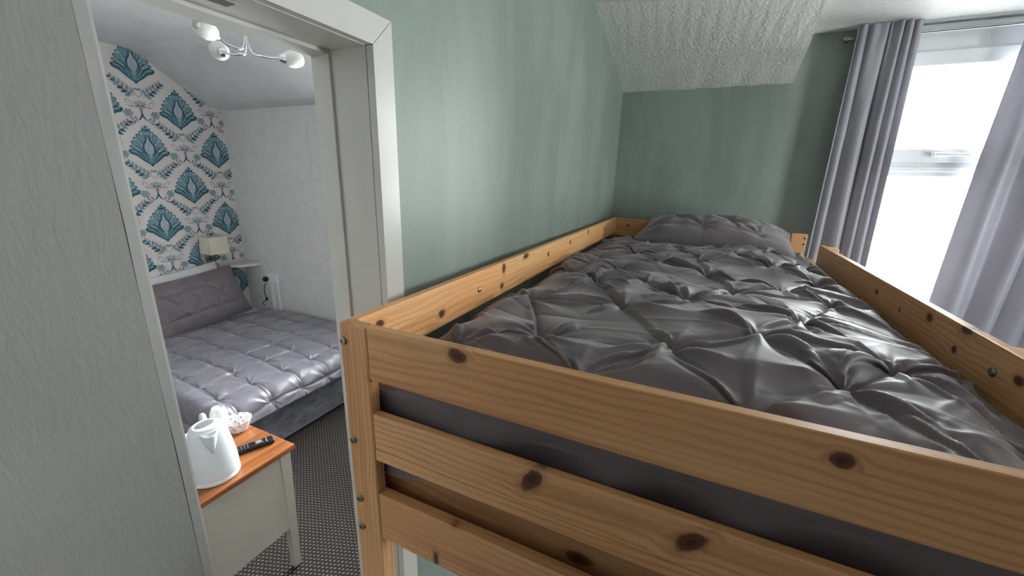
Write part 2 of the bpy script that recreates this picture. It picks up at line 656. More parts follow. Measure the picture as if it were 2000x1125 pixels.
# access panel on the bedroom's far wall
hp = struct(thing('trim_2', (-2.68, YB, 1.95)))
box('panel', (-2.93, YB - 0.006, 1.735), (-2.42, YB, 2.165), M['white_wall'], hp, 0.002)
for a, b in (((-2.945, YB - 0.012, 2.163), (-2.41, YB, 2.178)), ((-2.945, YB - 0.012, 1.722), (-2.41, YB, 1.737)), ((-2.945, YB - 0.010, 1.737), (-2.93, YB, 2.163)), ((-2.42, YB - 0.010, 1.737), (-2.405, YB, 2.163))):
    box('panel_bead', a, b, M['white_wall'], hp, 0.002)

# ------------------------------------------------------------------ doorway
dr = struct(thing('door_1', (XW, DY1, 0)))
box('lining_jamb', (XP, DY1 - 0.001, 0), (XW + 0.001, DY1 + 0.012, DZ), M['gloss_white'], dr, 0.001)
box('lining_head', (XP, DY0 + 0.012, DZ - 0.001), (XW + 0.001, DY1 + 0.012, DZ + 0.012), M['gloss_white'], dr, 0.001)
box('door_stop', (XP - 0.012, DY1 - 0.006, 0), (-0.564, DY1, DZ - 0.006), M['gloss_white'], dr, 0.0012)
box('door_stop', (XP - 0.012, DY0 + 0.012, DZ - 0.007), (-0.564, DY1, DZ - 0.001), M['gloss_white'], dr, 0.0012)
aw = 0.042
vs = []
xo, xi = XW + 0.014, XW - 0.001
# mitred architrave: leg and head
prism('architrave_leg', [(DY1 - 0.001, 0), (DY1 + aw, 0), (DY1 + aw, DZ + aw), (DY1 - 0.001, DZ - 0.001)], 0, xi, xo, M['gloss_white'], dr)
prism('architrave_head', [(DY0 + 0.012, DZ), (DY1 - 0.0012, DZ), (DY1 + aw - 0.0012, DZ + aw), (DY0 + 0.012, DZ + aw)], 0, xi, xo, M['gloss_white'], dr)
box('latch_keep', (-0.535, 0.30, DZ - 0.003), (-0.515, 0.345, DZ), M['steel'], dr, 0.001)

# ------------------------------------------------------------------ windows


def bar(name, x0, x1, y0, y1, z0, z1, parent, bev=0.004):
    return box(name, (x0, y0, z0), (x1, y1, z1), M['upvc'], parent, bev, 2)


w1 = struct(thing('window_1', ((WX0 + WX1) / 2, YF, WZ0)))
fy0, fy1 = YF + 0.012, YF + 0.075
bar('frame_side', WX0, WX0 + 0.05, fy0, fy1, WZ0, WZ1, w1)
bar('frame_side', WX1 - 0.05, WX1, fy0, fy1, WZ0, WZ1, w1)
bar('frame_head', WX0 + 0.05, WX1 - 0.05, fy0, fy1, 2.345, WZ1, w1)
bar('frame_sill', WX0 + 0.05, WX1 - 0.05, fy0, fy1, WZ0, WZ0 + 0.06, w1)
bar('transom', WX0 + 0.05, WX1 - 0.05, fy0 + 0.004, fy1, 1.838, 1.90, w1)
bar('glazing_bead', WX0 + 0.05, WX1 - 0.05, fy0 - 0.008, fy0 + 0.006, 1.858, 1.878, w1, 0.006)
sash = bar('sash_bottom_rail', WX0 + 0.06, WX1 - 0.06, fy0 - 0.016, fy1 - 0.02, 1.898, 1.956, w1, 0.005)
bar('sash_top_rail', WX0 + 0.06, WX1 - 0.06, fy0 - 0.016, fy1 - 0.02, 2.288, 2.347, w1, 0.005)
bar('sash_stile', WX0 + 0.05, WX0 + 0.11, fy0 - 0.016, fy1 - 0.02, 1.898, 2.347, w1, 0.005)
bar('sash_stile', WX1 - 0.11, WX1 - 0.05, fy0 - 0.016, fy1 - 0.02, 1.898, 2.347, w1, 0.005)
box('pane', (WX0 + 0.10, fy0 + 0.02, 1.95), (WX1 - 0.10, fy0 + 0.024, 2.295), M['glass'], w1)
box('pane', (WX0 + 0.045, fy0 + 0.03, WZ0 + 0.055), (WX1 - 0.045, fy0 + 0.034, 1.842), M['glass'], w1)
hx = 0.885
hnd = box('handle', (hx - 0.012, fy0 - 0.030, 1.921), (hx + 0.012, fy0 - 0.016, 1.940), M['upvc'], w1, 0.004)
tube('handle_lever', [(hx, fy0 - 0.03, 1.931), (hx, fy0 - 0.042, 1.931), (hx + 0.012, fy0 - 0.045, 1.931), (hx + 0.10, fy0 - 0.043, 1.928)], [0.007, 0.007, 0.0075, 0.005], M['upvc'], hnd)
box('window_board', (WX0 - 0.02, YF - 0.03, WZ0 - 0.025), (WX1 + 0.02, YF + 0.09, WZ0), M['gloss_white'], w1, 0.004)

w2 = struct(thing('window_2', ((BX0 + BX1) / 2, YB, BZ0)))
gy0, gy1 = YB + 0.03, YB + 0.09
bar('frame_side', BX0, BX0 + 0.05, gy0, gy1, BZ0, BZ1, w2)
bar('frame_side', BX1 - 0.05, BX1, gy0, gy1, BZ0, BZ1, w2)
bar('frame_head', BX0 + 0.05, BX1 - 0.05, gy0, gy1, BZ1 - 0.06, BZ1, w2)
bar('frame_sill', BX0 + 0.05, BX1 - 0.05, gy0, gy1, BZ0, BZ0 + 0.06, w2)
bar('transom', BX0 + 0.05, BX1 - 0.05, gy0, gy1, 1.68, 1.75, w2)
box('pane', (BX0 + 0.045, gy0 + 0.02, 1.745), (BX1 - 0.045, gy0 + 0.024, BZ1 - 0.055), M['glass'], w2)
box('pane', (BX0 + 0.045, gy0 + 0.02, BZ0 + 0.055), (BX1 - 0.045, gy0 + 0.024, 1.685), M['glass'], w2)

w3 = struct(thing('window_3_added', (2.3, (VY0 + VY1) / 2, VZ0)))  # window out of view, added only to let more daylight in
for nm, a, b in (('frame_side', (2.33, VY0, VZ0), (2.38, VY0 + 0.05, VZ1)), ('frame_side', (2.33, VY1 - 0.05, VZ0), (2.38, VY1, VZ1)),
                 ('frame_head', (2.33, VY0 + 0.05, VZ1 - 0.05), (2.38, VY1 - 0.05, VZ1)), ('frame_sill', (2.33, VY0 + 0.05, VZ0), (2.38, VY1 - 0.05, VZ0 + 0.05))):
    box(nm, a, b, M['upvc'], w3, 0.004)
box('pane', (2.353, VY0 + 0.045, VZ0 + 0.045), (2.357, VY1 - 0.045, VZ1 - 0.045), M['glass'], w3)

# ------------------------------------------------------------------ quilted cloth


def tuft_cloth(w, l, s, tucks, floor, excess=.16, iters=260, seed=1, pinch=.03, puff=.0012, tuck_z=.004, bend=.25, shrink=.10, cap=None, smooth=.03):
    """A sheet with spare fabric gathered at the tuck points, relaxed by position constraints over a padded base."""
    rng = np.random.default_rng(seed)
    nx = int(round(w / s)) + 1
    ny = int(round(l / s)) + 1
    X, Y = np.meshgrid(np.linspace(0, w, nx), np.linspace(0, l, ny))
    P = np.stack([X, Y, np.zeros_like(X)], -1)

    def vnoise(k):
        a = rng.standard_normal((int(l / k) + 3, int(w / k) + 3))
        u, v = X / k, Y / k
        i, j = u.astype(int), v.astype(int)
        fu, fv = u - i, v - j
        fu = fu * fu * (3 - 2 * fu)
        fv = fv * fv * (3 - 2 * fv)
        return (a[j, i] * (1 - fu) + a[j, i + 1] * fu) * (1 - fv) + (a[j + 1, i] * (1 - fu) + a[j + 1, i + 1] * fu) * fv

    fl = floor(X, Y)
    P[..., 2] = fl + .014 + .009 * vnoise(.08) + .005 * vnoise(.035)
    T = np.array(tucks, float)
    D = np.sqrt((X[..., None] - T[:, 0]) ** 2 + (Y[..., None] - T[:, 1]) ** 2)
    near = D.min(-1)
    idx = D.argmin(-1)
    f = np.clip(near / pinch, 0, 1)
    scale = (1 + excess) * (shrink + (1 - shrink) * f * f * (3 - 2 * f))
    pin = near < s * 1.01
    pinpos = np.stack([T[idx][..., 0], T[idx][..., 1], fl + tuck_z], -1)
    fams = []

    def fam(dy, dx, k):
        a = (slice(max(0, -dy), ny - max(0, dy)), slice(max(0, -dx), nx - max(0, dx)))
        b = (slice(max(0, dy), ny - max(0, -dy)), slice(max(0, dx), nx - max(0, -dx)))
        fams.append((a, b, np.hypot(dx * s, dy * s) * .5 * (scale[a] + scale[b]), k))

    for dy, dx in ((0, 1), (1, 0)):
        fam(dy, dx, .9)
    for dy, dx in ((1, 1), (1, -1)):
        fam(dy, dx, .35)
    for dy, dx in ((0, 2), (2, 0)):
        fam(dy, dx, bend)
    for dy, dx in ((0, 4), (4, 0)):
        fam(dy, dx, bend * .6)
    edge = np.zeros((ny, nx), bool)
    edge[0] = edge[-1] = True
    edge[:, 0] = edge[:, -1] = True
    E0 = P[edge].copy()
    V = np.zeros_like(P)
    for it in range(iters):
        old = P.copy()
        P = P + V * .92
        P[..., 2] += puff * max(0, 1 - 1.4 * it / iters) - .00005
        acc = np.zeros_like(P)
        for a, b, L, k in fams:
            d = P[b] - P[a]
            n = np.sqrt((d * d).sum(-1)) + 1e-9
            c = d * ((n - L) / n * k * .5)[..., None]
            acc[a] += c
            acc[b] -= c
        P += acc * .36
        if it % 2 == 0:
            z = P[..., 2]
            z[1:-1, 1:-1] += smooth * (z[:-2, 1:-1] + z[2:, 1:-1] + z[1:-1, :-2] + z[1:-1, 2:] - 4 * z[1:-1, 1:-1])
        P[..., 2] = np.maximum(P[..., 2], fl)
        if cap is not None:
            P[..., 2] = np.minimum(P[..., 2], fl + cap)
        P[pin] = P[pin] * .4 + pinpos[pin] * .6
        P[edge, :2] = E0[:, :2]
        V = P - old
        n = np.sqrt((V * V).sum(-1, keepdims=True))
        V *= np.minimum(1, .003 / (n + 1e-9))
    return P


def stars(X, Y, tucks, amp, puff, seed, reach=.085, inner=.03, gather=.2, extra=(1, 4), jitter=.6, pleat=.0):
    """Sharp folds fanning out of every tuck, valleys running on to the neighbouring tucks, and padding between."""
    rng = np.random.default_rng(seed)
    T = np.array(tucks, float)
    Z = np.zeros_like(X)
    dmin = np.full_like(X, 9.0)

    def fan(xs, zs, th):
        xs, zs = list(xs) + [xs[0] + 2 * math.pi], list(zs) + [zs[0]]
        return np.interp((th - xs[0]) % (2 * math.pi) + xs[0], xs, zs)

    for n, (tx, ty) in enumerate(T):
        dx, dy = X - tx, Y - ty
        r = np.sqrt(dx * dx + dy * dy)
        dmin = np.minimum(dmin, r)
        m = r < reach * 2.4
        if not m.any():
            continue
        rr = r[m]
        th = np.arctan2(dy[m], dx[m])
        o = T - T[n]
        d = np.hypot(o[:, 0], o[:, 1])
        nb = np.argsort(d)[1:5]
        cuts = [math.atan2(o[q, 1], o[q, 0]) for q in nb if d[q] < .3]
        cuts += [rng.uniform(-math.pi, math.pi) for _ in range(max(rng.integers(*extra), (6 if extra[0] else 4) - len(cuts)))]
        cuts = sorted(cuts)
        keep = [cuts[0]]
        for c in cuts[1:]:
            if c - keep[-1] > .3:
                keep.append(c)
        k = len(keep)
        xs, zs = [], []
        for i in range(k):
            a = keep[i]
            b = keep[(i + 1) % k] + (2 * math.pi if i == k - 1 else 0)
            xs += [a, a + (b - a) * (.5 + jitter * rng.uniform(-.5, .5))]
            zs += [rng.uniform(0, .15), rng.uniform(.4, 1.0) * min(1, (b - a) / .9)]
        f = fan(xs, zs, th + rng.uniform(-1.2, 1.2) * rr)
        kk = 2 * rng.integers(9, 13)
        ga = np.sort((np.arange(kk) + rng.uniform(-.35, .35, kk)) * 2 * math.pi / kk)
        gz = np.where(np.arange(kk) % 2, rng.uniform(.3, 1, kk), 0)
        f2 = fan(ga, gz, th + rng.uniform(-3, 3) * rr)
        Z[m] += amp * f * (1 - np.exp(-(rr / inner) ** 1.5)) * np.exp(-(rr / reach) ** 2)
        Z[m] += amp * gather * f2 * (1 - np.exp(-(rr / .012) ** 1.5)) * np.exp(-(rr / (reach * .55)) ** 2)
    if pleat:
        done = set()
        for n in range(len(T)):
            d = np.hypot(*(T - T[n]).T)
            for q in np.argsort(d)[1:5]:
                key = (min(n, q), max(n, q))
                if key in done or d[q] > .27:
                    continue
                done.add(key)
                ex_, ey_ = (T[q] - T[n]) / d[q]
                u = (X - T[n, 0]) * ex_ + (Y - T[n, 1]) * ey_
                bow = rng.uniform(-.06, .06) * np.sin(np.clip(u / d[q], 0, 1) * math.pi) * d[q]
                v = -(X - T[n, 0]) * ey_ + (Y - T[n, 1]) * ex_ - bow
                on = sstep(u, -.01, .02) * (1 - sstep(u, d[q] - .02, d[q] + .01))
                Z += on * pleat * rng.uniform(.3, 1.0) * (np.exp(-np.abs(v - .010) / .007) - 1.3 * np.exp(-np.abs(v) / .0045))
    return Z + puff * (1 - np.exp(-(dmin / .05) ** 1.4))


def refine(P):
    """Twice the resolution, smoothly."""
    def up(A):
        n = A.shape[0]
        B = np.empty((2 * n - 1,) + A.shape[1:])
        B[::2] = A
        E = np.concatenate([A[:1] * 2 - A[1:2], A, A[-1:] * 2 - A[-2:-1]])
        B[1::2] = (9 * (E[1:-2] + E[2:-1]) - E[:-3] - E[3:]) / 16
        return B
    return up(up(P).swapaxes(0, 1)).swapaxes(0, 1)


def creases(X, Y, w, l, n, h, seed):
    """Short straight pressed-in folds scattered over the cloth."""
    rng = np.random.default_rng(seed)
    Z = np.zeros_like(X)
    for _ in range(n):
        cx, cy = rng.uniform(0, w), rng.uniform(0, l)
        a = rng.choice([.9, -.95, .2, -.3]) + rng.normal(0, .3)
        ln = rng.uniform(.05, .16)
        wd = rng.uniform(.004, .011)
        u = (X - cx) * math.cos(a) + (Y - cy) * math.sin(a)
        v = -(X - cx) * math.sin(a) + (Y - cy) * math.cos(a) + rng.uniform(-2, 2) * u * u
        Z += h * rng.uniform(-.8, 1) * np.exp(-np.abs(v) / wd) * np.exp(-(u / ln) ** 4)
    return Z


def sheet_object(name, P, mat, label, cat, thick=0.006, sub=1, parent=None):
    ny, nx = P.shape[:2]
    idx = np.arange(ny * nx).reshape(ny, nx)
    q = np.stack([idx[:-1, :-1], idx[:-1, 1:], idx[1:, 1:], idx[1:, :-1]], -1).reshape(-1, 4)
    V = P.reshape(-1, 3)
    c = (V.min(0) + V.max(0)) / 2
    me = bpy.data.meshes.new(name)
    me.from_pydata((V - c).tolist(), [], q.tolist())
    me.polygons.foreach_set('use_smooth', [True] * len(me.polygons))
    o = link(name, me, parent, tuple(c), [mat])
    if thick:
        s = o.modifiers.new('thickness', 'SOLIDIFY')
        s.thickness = thick
        s.offset = -1
    if sub:
        s = o.modifiers.new('smooth', 'SUBSURF')
        s.levels = s.render_levels = sub
    if label:
        tag(o, label, cat)
    return o


def sstep(x, a, b):
    t = np.clip((x - a) / (b - a), 0, 1)
    return t * t * (3 - 2 * t)


# ------------------------------------------------------------------ bunk bed
YN, YE = 0.394, 2.393          # near and far end faces
XL0, XL1 = -0.458, -0.4405     # rail against the wall
XR0, XR1 = 0.46, 0.478         # guard rail on the window side
ZR = 1.581
bunk = thing('bunk_bed', (0, (YN + YE) / 2, 0), 'pine bunk bed with knotty plank ends against the green wall', 'bunk bed')
BT = 0.015


def board(name, a, b, axis, vaxis, knots, seed, tint=1.0, bev=0.0018, freq=150.0, rot=None):
    m = pine('pine_' + name, axis, vaxis, knots, tint, seed, freq)
    return box(name, a, b, m, bunk, bev, 2, rot=rot)


def knot_at(px, py, c, size, axis=1, val=YN):
    p = at(px, py, axis, val) - Vector(c)
    return (p.x, p.z) + size


XE = 0.505
# near end planks
cb = lambda a, b: tuple((i + j) / 2 for i, j in zip(a, b))
a, b = (-0.4065, YN + 0.001, 1.4985), (XE - 0.05, YN + 0.001 + BT, ZR)
board('end_plank', a, b, 0, 2, [knot_at(893, 697, cb(a, b), (0.022, 0.016)), knot_at(1646, 900, cb(a, b), (0.016, 0.013))], 1.3, freq=120)
a, b = (-0.4065, YN + 0.0015, 1.381), (XE - 0.05, YN + BT, 1.4425)
board('end_plank', a, b, 0, 2, [knot_at(1038, 940, cb(a, b), (0.034, 0.017, 0.9)), knot_at(1348, 1062, cb(a, b), (0.036, 0.018, 0.75))], 5.1, freq=110)
a, b = (-0.4065, YN + 0.001, 1.361), (XE - 0.05, YN + BT, 1.3805)
board('end_batten', a, b, 0, 2, [], 7.7)
a, b = (-0.4065, YN + 0.0015, 1.2095), (XE - 0.05, YN + 0.020, 1.2975)
board('end_plank', a, b, 0, 2, [knot_at(884, 1018, cb(a, b), (0.022, 0.018)), knot_at(850, 1092, cb(a, b), (0.008, 0.022))], 9.2, freq=110)
# beam behind the lowest plank that carries the slats
a, b = (-0.438, YN + 0.036, 1.205), (XE - 0.03, YN + 0.056, 1.3445)
board('slat_beam', a, b, 0, 2, [knot_at(1130, 1092, cb(a, b), (0.03, 0.016), 1, YN + 0.036)], 2.2, 0.8)


def post(x0, x1, y0, y1, z1, seed, bolts=(), face=-1):
    c = ((x0 + x1) / 2, (y0 + y1) / 2, z1 / 2)
    p = box('post', (x0, y0, 0), (x1, y1, z1), pine('pine_post', 2, 0, [], 0.98, seed, 170), bunk, 0.004, 3)
    yb = y0 if face < 0 else y1
    for (bx, bz) in bolts:
        lathe('bolt', [(0.0062, 0), (0.0062, 0.0018), (0.0052, 0.0032), (0.003, 0.0034), (0.0028, 0.0022), (0, 0.0022)], (bx, yb, bz), M['steel'], p, 16,
              rot=Matrix.Rotation(math.radians(90 * (1 if face < 0 else -1)), 3, 'X'))
    return p


post(-0.4585, -0.4065, YN - 0.0005, YN + 0.020, ZR, 11.0, [(-0.450, 1.553), (-0.448, 1.386), (-0.445, 1.276), (-0.4455, 1.219)])
post(XE - 0.05, XE, YN - 0.0005, YN + 0.020, ZR, 12.0, [(XE - 0.025, 1.54), (XE - 0.025, 1.40), (XE - 0.025, 1.25)])
# inner uprights that form the L of each near post
box('inner_upright', (-0.4585, YN + 0.0202, 0), (-0.4405, YN + 0.062, 1.4975), pine('pine_upright', 2, 1, [], 0.95, 14.0), bunk, 0.002)
box('inner_upright', (XE - 0.022, YN + 0.0202, 0), (XE, YN + 0.062, ZR - 0.03), pine('pine_upright', 2, 1, [], 0.95, 15.0), bunk, 0.002)
# long rails
a, b = (XL0, YN + 0.0205, 1.498), (XL1, YE - 0.018, ZR)
c0 = cb(a, b)
lk = []
for (px, py, l, h) in ((742, 632, .017, .011), (863, 612, .018, .013), (984, 525, .016, .022), (1071, 496, .012, .012), (1114, 473, .015, .013), (1027, 500, .03, .014), (1149, 452, .014, .02), (980, 558, .014, .014)):
    p = at(px, py, 0, XL1) - Vector(c0)
    lk.append((p.y, p.z, l, h))
lr = board('side_rail', a, b, 1, 2, lk, 3.3, 1.14, freq=110)
for (px, py) in ((936, 566), (1180, 447)):
    p = at(px, py, 0, XL1)
    lathe('bolt', [(0.006, 0), (0.006, 0.002), (0.004, 0.0034), (0, 0.0034)], (XL1, p.y, p.z), M['steel'], lr, 14, rot=Matrix.Rotation(math.radians(90), 3, 'Y'))
a, b = (XR0, YN + 0.02, 1.452), (XR1, 2.055, 1.549)
c0 = cb(a, b)
gk = []
for (px, py, l, h) in ((1757, 605, .01, .01), (1815, 620, .02, .014), (1863, 683, .013, .012), (1989, 744, .02, .014), (1886, 645, .03, .014), (1712, 570, .02, .01)):
    p = at(px, py, 0, XR0) - Vector(c0)
    gk.append((p.y, p.z, l, h))
gr = board('guard_rail', a, b, 1, 2, gk, 6.4, 0.97, freq=120)
p = at(1940, 727, 0, XR0)
lathe('bolt', [(0.008, 0), (0.008, 0.002), (0.006, 0.004), (0, 0.004)], (XR0, p.y, p.z), M['steel'], gr, 14, rot=Matrix.Rotation(math.radians(-90), 3, 'Y'))
for y0 in (0.84, 1.985):
    box('guard_upright', (XR1 + 0.0005, y0, 1.30), (XR1 + 0.034, y0 + 0.055, 1.546), pine('pine_upright', 2, 1, [], 1.0, y0), bunk, 0.003)
# bed frame rails that hold the slats
box('frame_rail', (XR0 + 0.02, YN + 0.063, 1.345), (XR0 + 0.042, YE - 0.02, 1.445), pine('pine_rail', 1, 2, [(0.3, 0.01, .02, .015)], 0.95, 21.0), bunk, 0.003)
box('frame_rail', (XL0, YN + 0.063, 1.345), (XL1, YE - 0.02, 1.445), pine('pine_rail', 1, 2, [(-0.3, 0.01, .02, .015)], 0.95, 22.0), bunk, 0.003)
# far end, leaning a touch lower on the window side
tilt = Matrix.Rotation(math.radians(1.45), 3, 'Y')
box('end_plank', (XL0, YE - 0.016, 1.4695), (0.405, YE, 1.568), pine('pine_far_plank', 0, 2, [(0.40, 0.0, .02, .03), (-0.35, 0.02, .012, .012)], 0.98, 31.0), bunk, 0.003, rot=tilt)
box('end_plank', (XL0, YE - 0.016, 1.28), (0.405, YE, 1.37), pine('pine_far_plank', 0, 2, [], 0.98, 32.0), bunk, 0.003)
fp = box('post', (0.4095, YE - 0.020, 0), (0.478, YE, 1.5585), pine('pine_far_post', 2, 0, [], 0.95, 33.0), bunk, 0.003)
for dz in (0.018, 0.047):
    lathe('bolt', [(0.0045, 0), (0.0045, 0.001), (0, 0.001)], (0.466, YE - 0.020, 1.556 - dz), M['black'], fp, 12, rot=Matrix.Rotation(math.radians(90), 3, 'X'))
box('post', (XL0 - 0.001, YE - 0.017, 0), (XL0 + 0.05, YE + 0.004, 1.468), pine('pine_far_post', 2, 0, [], 0.95, 34.0), bunk, 0.003)
# slats
sm = None
ns = 13
for i in range(ns):
    y = YN + 0.075 + (YE - YN - 0.17) * i / (ns - 1)
    if sm is None:
        s0 = box('slat', (XL1 + 0.001, y, 1.346), (XR0 + 0.018, y + 0.07, 1.362), M['slatwood'], bunk, 0.002)
        sm = s0
    else:
        s1 = sm.copy()
        COL.objects.link(s1)
        s1.location.y = s0.location.y + (YE - YN - 0.17) * i / (ns - 1)
# lower bunk frame
for x0, x1 in ((XL0, XL1), (XR0 + 0.02, XR0 + 0.042)):
    box('lower_rail', (x0, YN + 0.063, 0.28), (x1, YE - 0.02, 0.38), pine('pine_rail', 1, 2, [], 0.95, 41 + x0), bunk, 0.003)
box('lower_end_plank', (-0.4065, YN + 0.0015, 0.27), (XE - 0.05, YN + BT, 0.38), pine('pine_lower', 0, 2, [(0.1, 0, .02, .015)], 0.95, 44.0), bunk, 0.003)
box('lower_end_plank', (XL0 + 0.05, YE - 0.016, 0.27), (0.4095, YE, 0.38), pine('pine_lower', 0, 2, [], 0.95, 45.0), bunk, 0.003)

tag(box('mattress', (XL1 + 0.004, YN + 0.050, 1.3625), (XR0 - 0.004, YE - 0.022, 1.475), M['sheet'], None, 0.03, 4), 'grey-sheeted mattress on the top bunk slats', 'mattress')

# duvet on the bunk: tuck points read off the quilting
TK = [(1166, 543), (1215, 592), (1342, 582), (1287, 508), (1309, 677), (1478, 655), (1432, 569), (1529, 564), (1565, 626), (1627, 588), (1381, 528),
      (1399, 483), (1054, 643), (1130, 721), (1653, 752), (1748, 714), (1464, 798), (1596, 545)]
tk = [tuple(at(x, y, 2, 1.520)[:2]) for x, y in TK]
for i in range(-14, 15):
    for j in range(-14, 15):
        p = (-0.019 + i * 0.118 + j * 0.108, 0.674 + i * 0.138 - j * 0.172)
        if -0.46 < p[0] < 0.47 and 0.40 < p[1] < 2.2 and min(math.hypot(p[0] - q[0], p[1] - q[1]) for q in tk) > 0.115:
            tk.append(p)
DX0, DX1, DYA, DYB = -0.436, 0.438, 0.30, 2.10     # the first 0.10 m hangs down behind the end planks
YH = 0.432


def bunk_base(X, Y):
    x = X + DX0
    y = Y + DYA
    e = sstep(x, -0.44, -0.28) * (1 - sstep(x, 0.24, 0.44)) * sstep(y, 0.40, 0.58)
    h = 0.006 + 0.018 * e
    h += 0.022 * np.exp(-((y - 1.74) / 0.15) ** 2) * sstep(x, -0.3, -0.05) * (1 - sstep(x, .25, .4))
    h += 0.014 * np.exp(-(((x - 0.12) / 0.22) ** 2 + ((y - 0.85) / 0.3) ** 2))
    h += 0.020 * np.exp(-(((x + 0.40) / 0.05) ** 2 + ((y - 1.35) / 0.16) ** 2))
    h += 0.016 * np.exp(-(((x + 0.39) / 0.05) ** 2 + ((y - 0.80) / 0.14) ** 2))
    return 1.475 + h


tl = [(x - DX0, y - DYA) for x, y in tk]
P = tuft_cloth(DX1 - DX0, DYB - DYA, 0.0066, tl, bunk_base, excess=.10, iters=260, seed=4, puff=.0004, cap=.03)
P = refine(P)
P[..., 2] += stars(P[..., 0], P[..., 1], tl, .036, .009, 6, .11, .035, .34, pleat=.0075) - .006
P[..., 2] += creases(P[..., 0], P[..., 1], DX1 - DX0, DYB - DYA, 120, .0065, 8)
P[..., 0] += DX0
P[..., 1] += DYA
# hem slips down between quilt and frame
ex = np.minimum(P[..., 0] - DX0, (DX1 - 0.06 * sstep(-P[..., 1], -0.9, -0.5)) - P[..., 0])
P[..., 2] -= 0.02 * (1 - sstep(ex, 0, 0.05))
over = np.maximum(YH - P[..., 1], 0)
ang = np.clip(over / 0.03, 0, math.pi / 2)
rest = np.maximum(over - 0.03 * math.pi / 2, 0)
xx = P[..., 0]
sway = 0.5 + 0.5 * np.sin(xx * 27 + 2.4 * np.sin(xx * 8) + 14 * over)
yh = YH - 0.019 * np.sin(ang) + 0.020 * sway * sstep(over, 0.02, 0.07)
k = sstep(over, .02, .05)
P[..., 1] = np.where(over > 0, yh, P[..., 1])
P[..., 2] = np.where(over > 0, P[..., 2] * (1 - k) + 1.492 * k - 0.03 * (1 - np.cos(ang)) - rest * (1.2 + 0.5 * np.sin(xx * 11)), P[..., 2])
sheet_object('duvet', P, M['duvet'], 'crumpled charcoal pintuck duvet spread over the top bunk', 'duvet', 0.004, 0)


def pillow(name, w, l, h, tucks, mat, label, mtx, seed, s=0.009):
    """Quilted top, plain underside, seamed edge; local x width, y length, z up."""
    top = tuft_cloth(w, l, s, tucks, lambda X, Y: 0 * X, excess=.06, iters=200, seed=seed, puff=.0004, cap=.02)
    top[..., 2] += stars(top[..., 0], top[..., 1], tucks, .024, .010, seed + 1, .11, .03, .35, pleat=.004)
    ny, nx = top.shape[:2]
    u = np.linspace(-1, 1, nx)[None, :]
    v = np.linspace(-1, 1, ny)[:, None]
    dome = ((1 - np.abs(u) ** 2.6) * (1 - np.abs(v) ** 2.6)) ** 0.55
    cx = 1 - 0.05 * np.cos(v * math.pi / 2)
    cy = 1 - 0.05 * np.cos(u * math.pi / 2)
    T = np.empty_like(top)
    T[..., 0] = (top[..., 0] - w / 2) * cx
    T[..., 1] = (top[..., 1] - l / 2) * cy
    T[..., 2] = dome * h * 0.62 + (top[..., 2] - 0.008) * np.clip(dome * 2, 0, 1)
    Bt = T.copy()
    Bt[..., 2] = -dome * h * 0.38
    n = nx * ny
    idx = np.arange(n).reshape(ny, nx)
    q = np.stack([idx[:-1, :-1], idx[:-1, 1:], idx[1:, 1:], idx[1:, :-1]], -1).reshape(-1, 4)
    V = np.concatenate([T.reshape(-1, 3), Bt.reshape(-1, 3)])
    Fc = np.concatenate([q, q[:, ::-1] + n]).tolist()
    me = bpy.data.meshes.new(name)
    R3 = np.array(mtx.to_3x3())
    me.from_pydata((V @ R3.T).tolist(), [], Fc)
    bm = bmesh.new()
    bm.from_mesh(me)
    bmesh.ops.remove_doubles(bm, verts=bm.verts, dist=0.0004)
    bm.to_mesh(me)
    bm.free()
    me.polygons.foreach_set('use_smooth', [True] * len(me.polygons))
    o = link(name, me, None, tuple(mtx.translation), [mat])
    sb = o.modifiers.new('smooth', 'SUBSURF')
    sb.levels = sb.render_levels = 1
    return tag(o, label, 'pillow')


pt = [(x, y) for x in (0.06, 0.29, 0.52) for y in (0.10, 0.34)] + [(x, 0.22) for x in (0.175, 0.405, 0.63)]
pillow('pillow', 0.67, 0.44, 0.13, pt, M['duvet'], 'charcoal pintuck pillow at the head of the top bunk',
       Matrix.Translation((0.06, 2.16, 1.537)) @ Matrix.Rotation(math.radians(-3), 4, 'Z') @ Matrix.Rotation(math.radians(3), 4, 'Y') @ Matrix.Rotation(math.radians(9), 4, 'X'), 9)

# ------------------------------------------------------------------ curtains and pole


def curtain(name, x0, x1, ztop, zbot, folds, amp, seed, label, yc, x0b=None, x1b=None):
    r = random.Random(seed)
    nu, nv = 150, 90
    ph = [r.uniform(0, 6.28) for _ in range(6)]
    P = np.zeros((nv, nu, 3))
    u = np.linspace(0, 1, nu)
    x0b = x0 if x0b is None else x0b
    x1b = x1 if x1b is None else x1b
    for j in range(nv):
        t = j / (nv - 1)
        a0 = x0 + (x0b - x0) * t
        a1 = x1 + (x1b - x1) * t
        uu = u + 0.05 * np.sin(2 * math.pi * u * 1.3 + ph[0]) + 0.03 * np.sin(2 * math.pi * u * 1.9 + ph[5] + t * 1.6) * t
        w = 2 * math.pi * folds * uu + ph[1]
        wave = np.sin(w + 0.5 * np.sin(w + ph[2]) + 0.35 * math.sin(3 * t + ph[3]))
        fine = np.sin(w * 2.3 + ph[4]) * max(0.0, 1 - t * 4)
        A = amp * (0.55 + 0.45 * min(1, t * 3))
        P[j, :, 0] = a0 + (a1 - a0) * u + 0.010 * np.cos(w)
        P[j, :, 1] = yc + A * wave * (0.7 + 0.3 * np.sin(5 * u + ph[5])) + 0.007 * fine
        P[j, :, 2] = ztop + (zbot - ztop) * t
    # the heading frill stands above the pole pocket
    return sheet_object(name, P, M['curtain'], label, 'curtain', 0.002, 1)


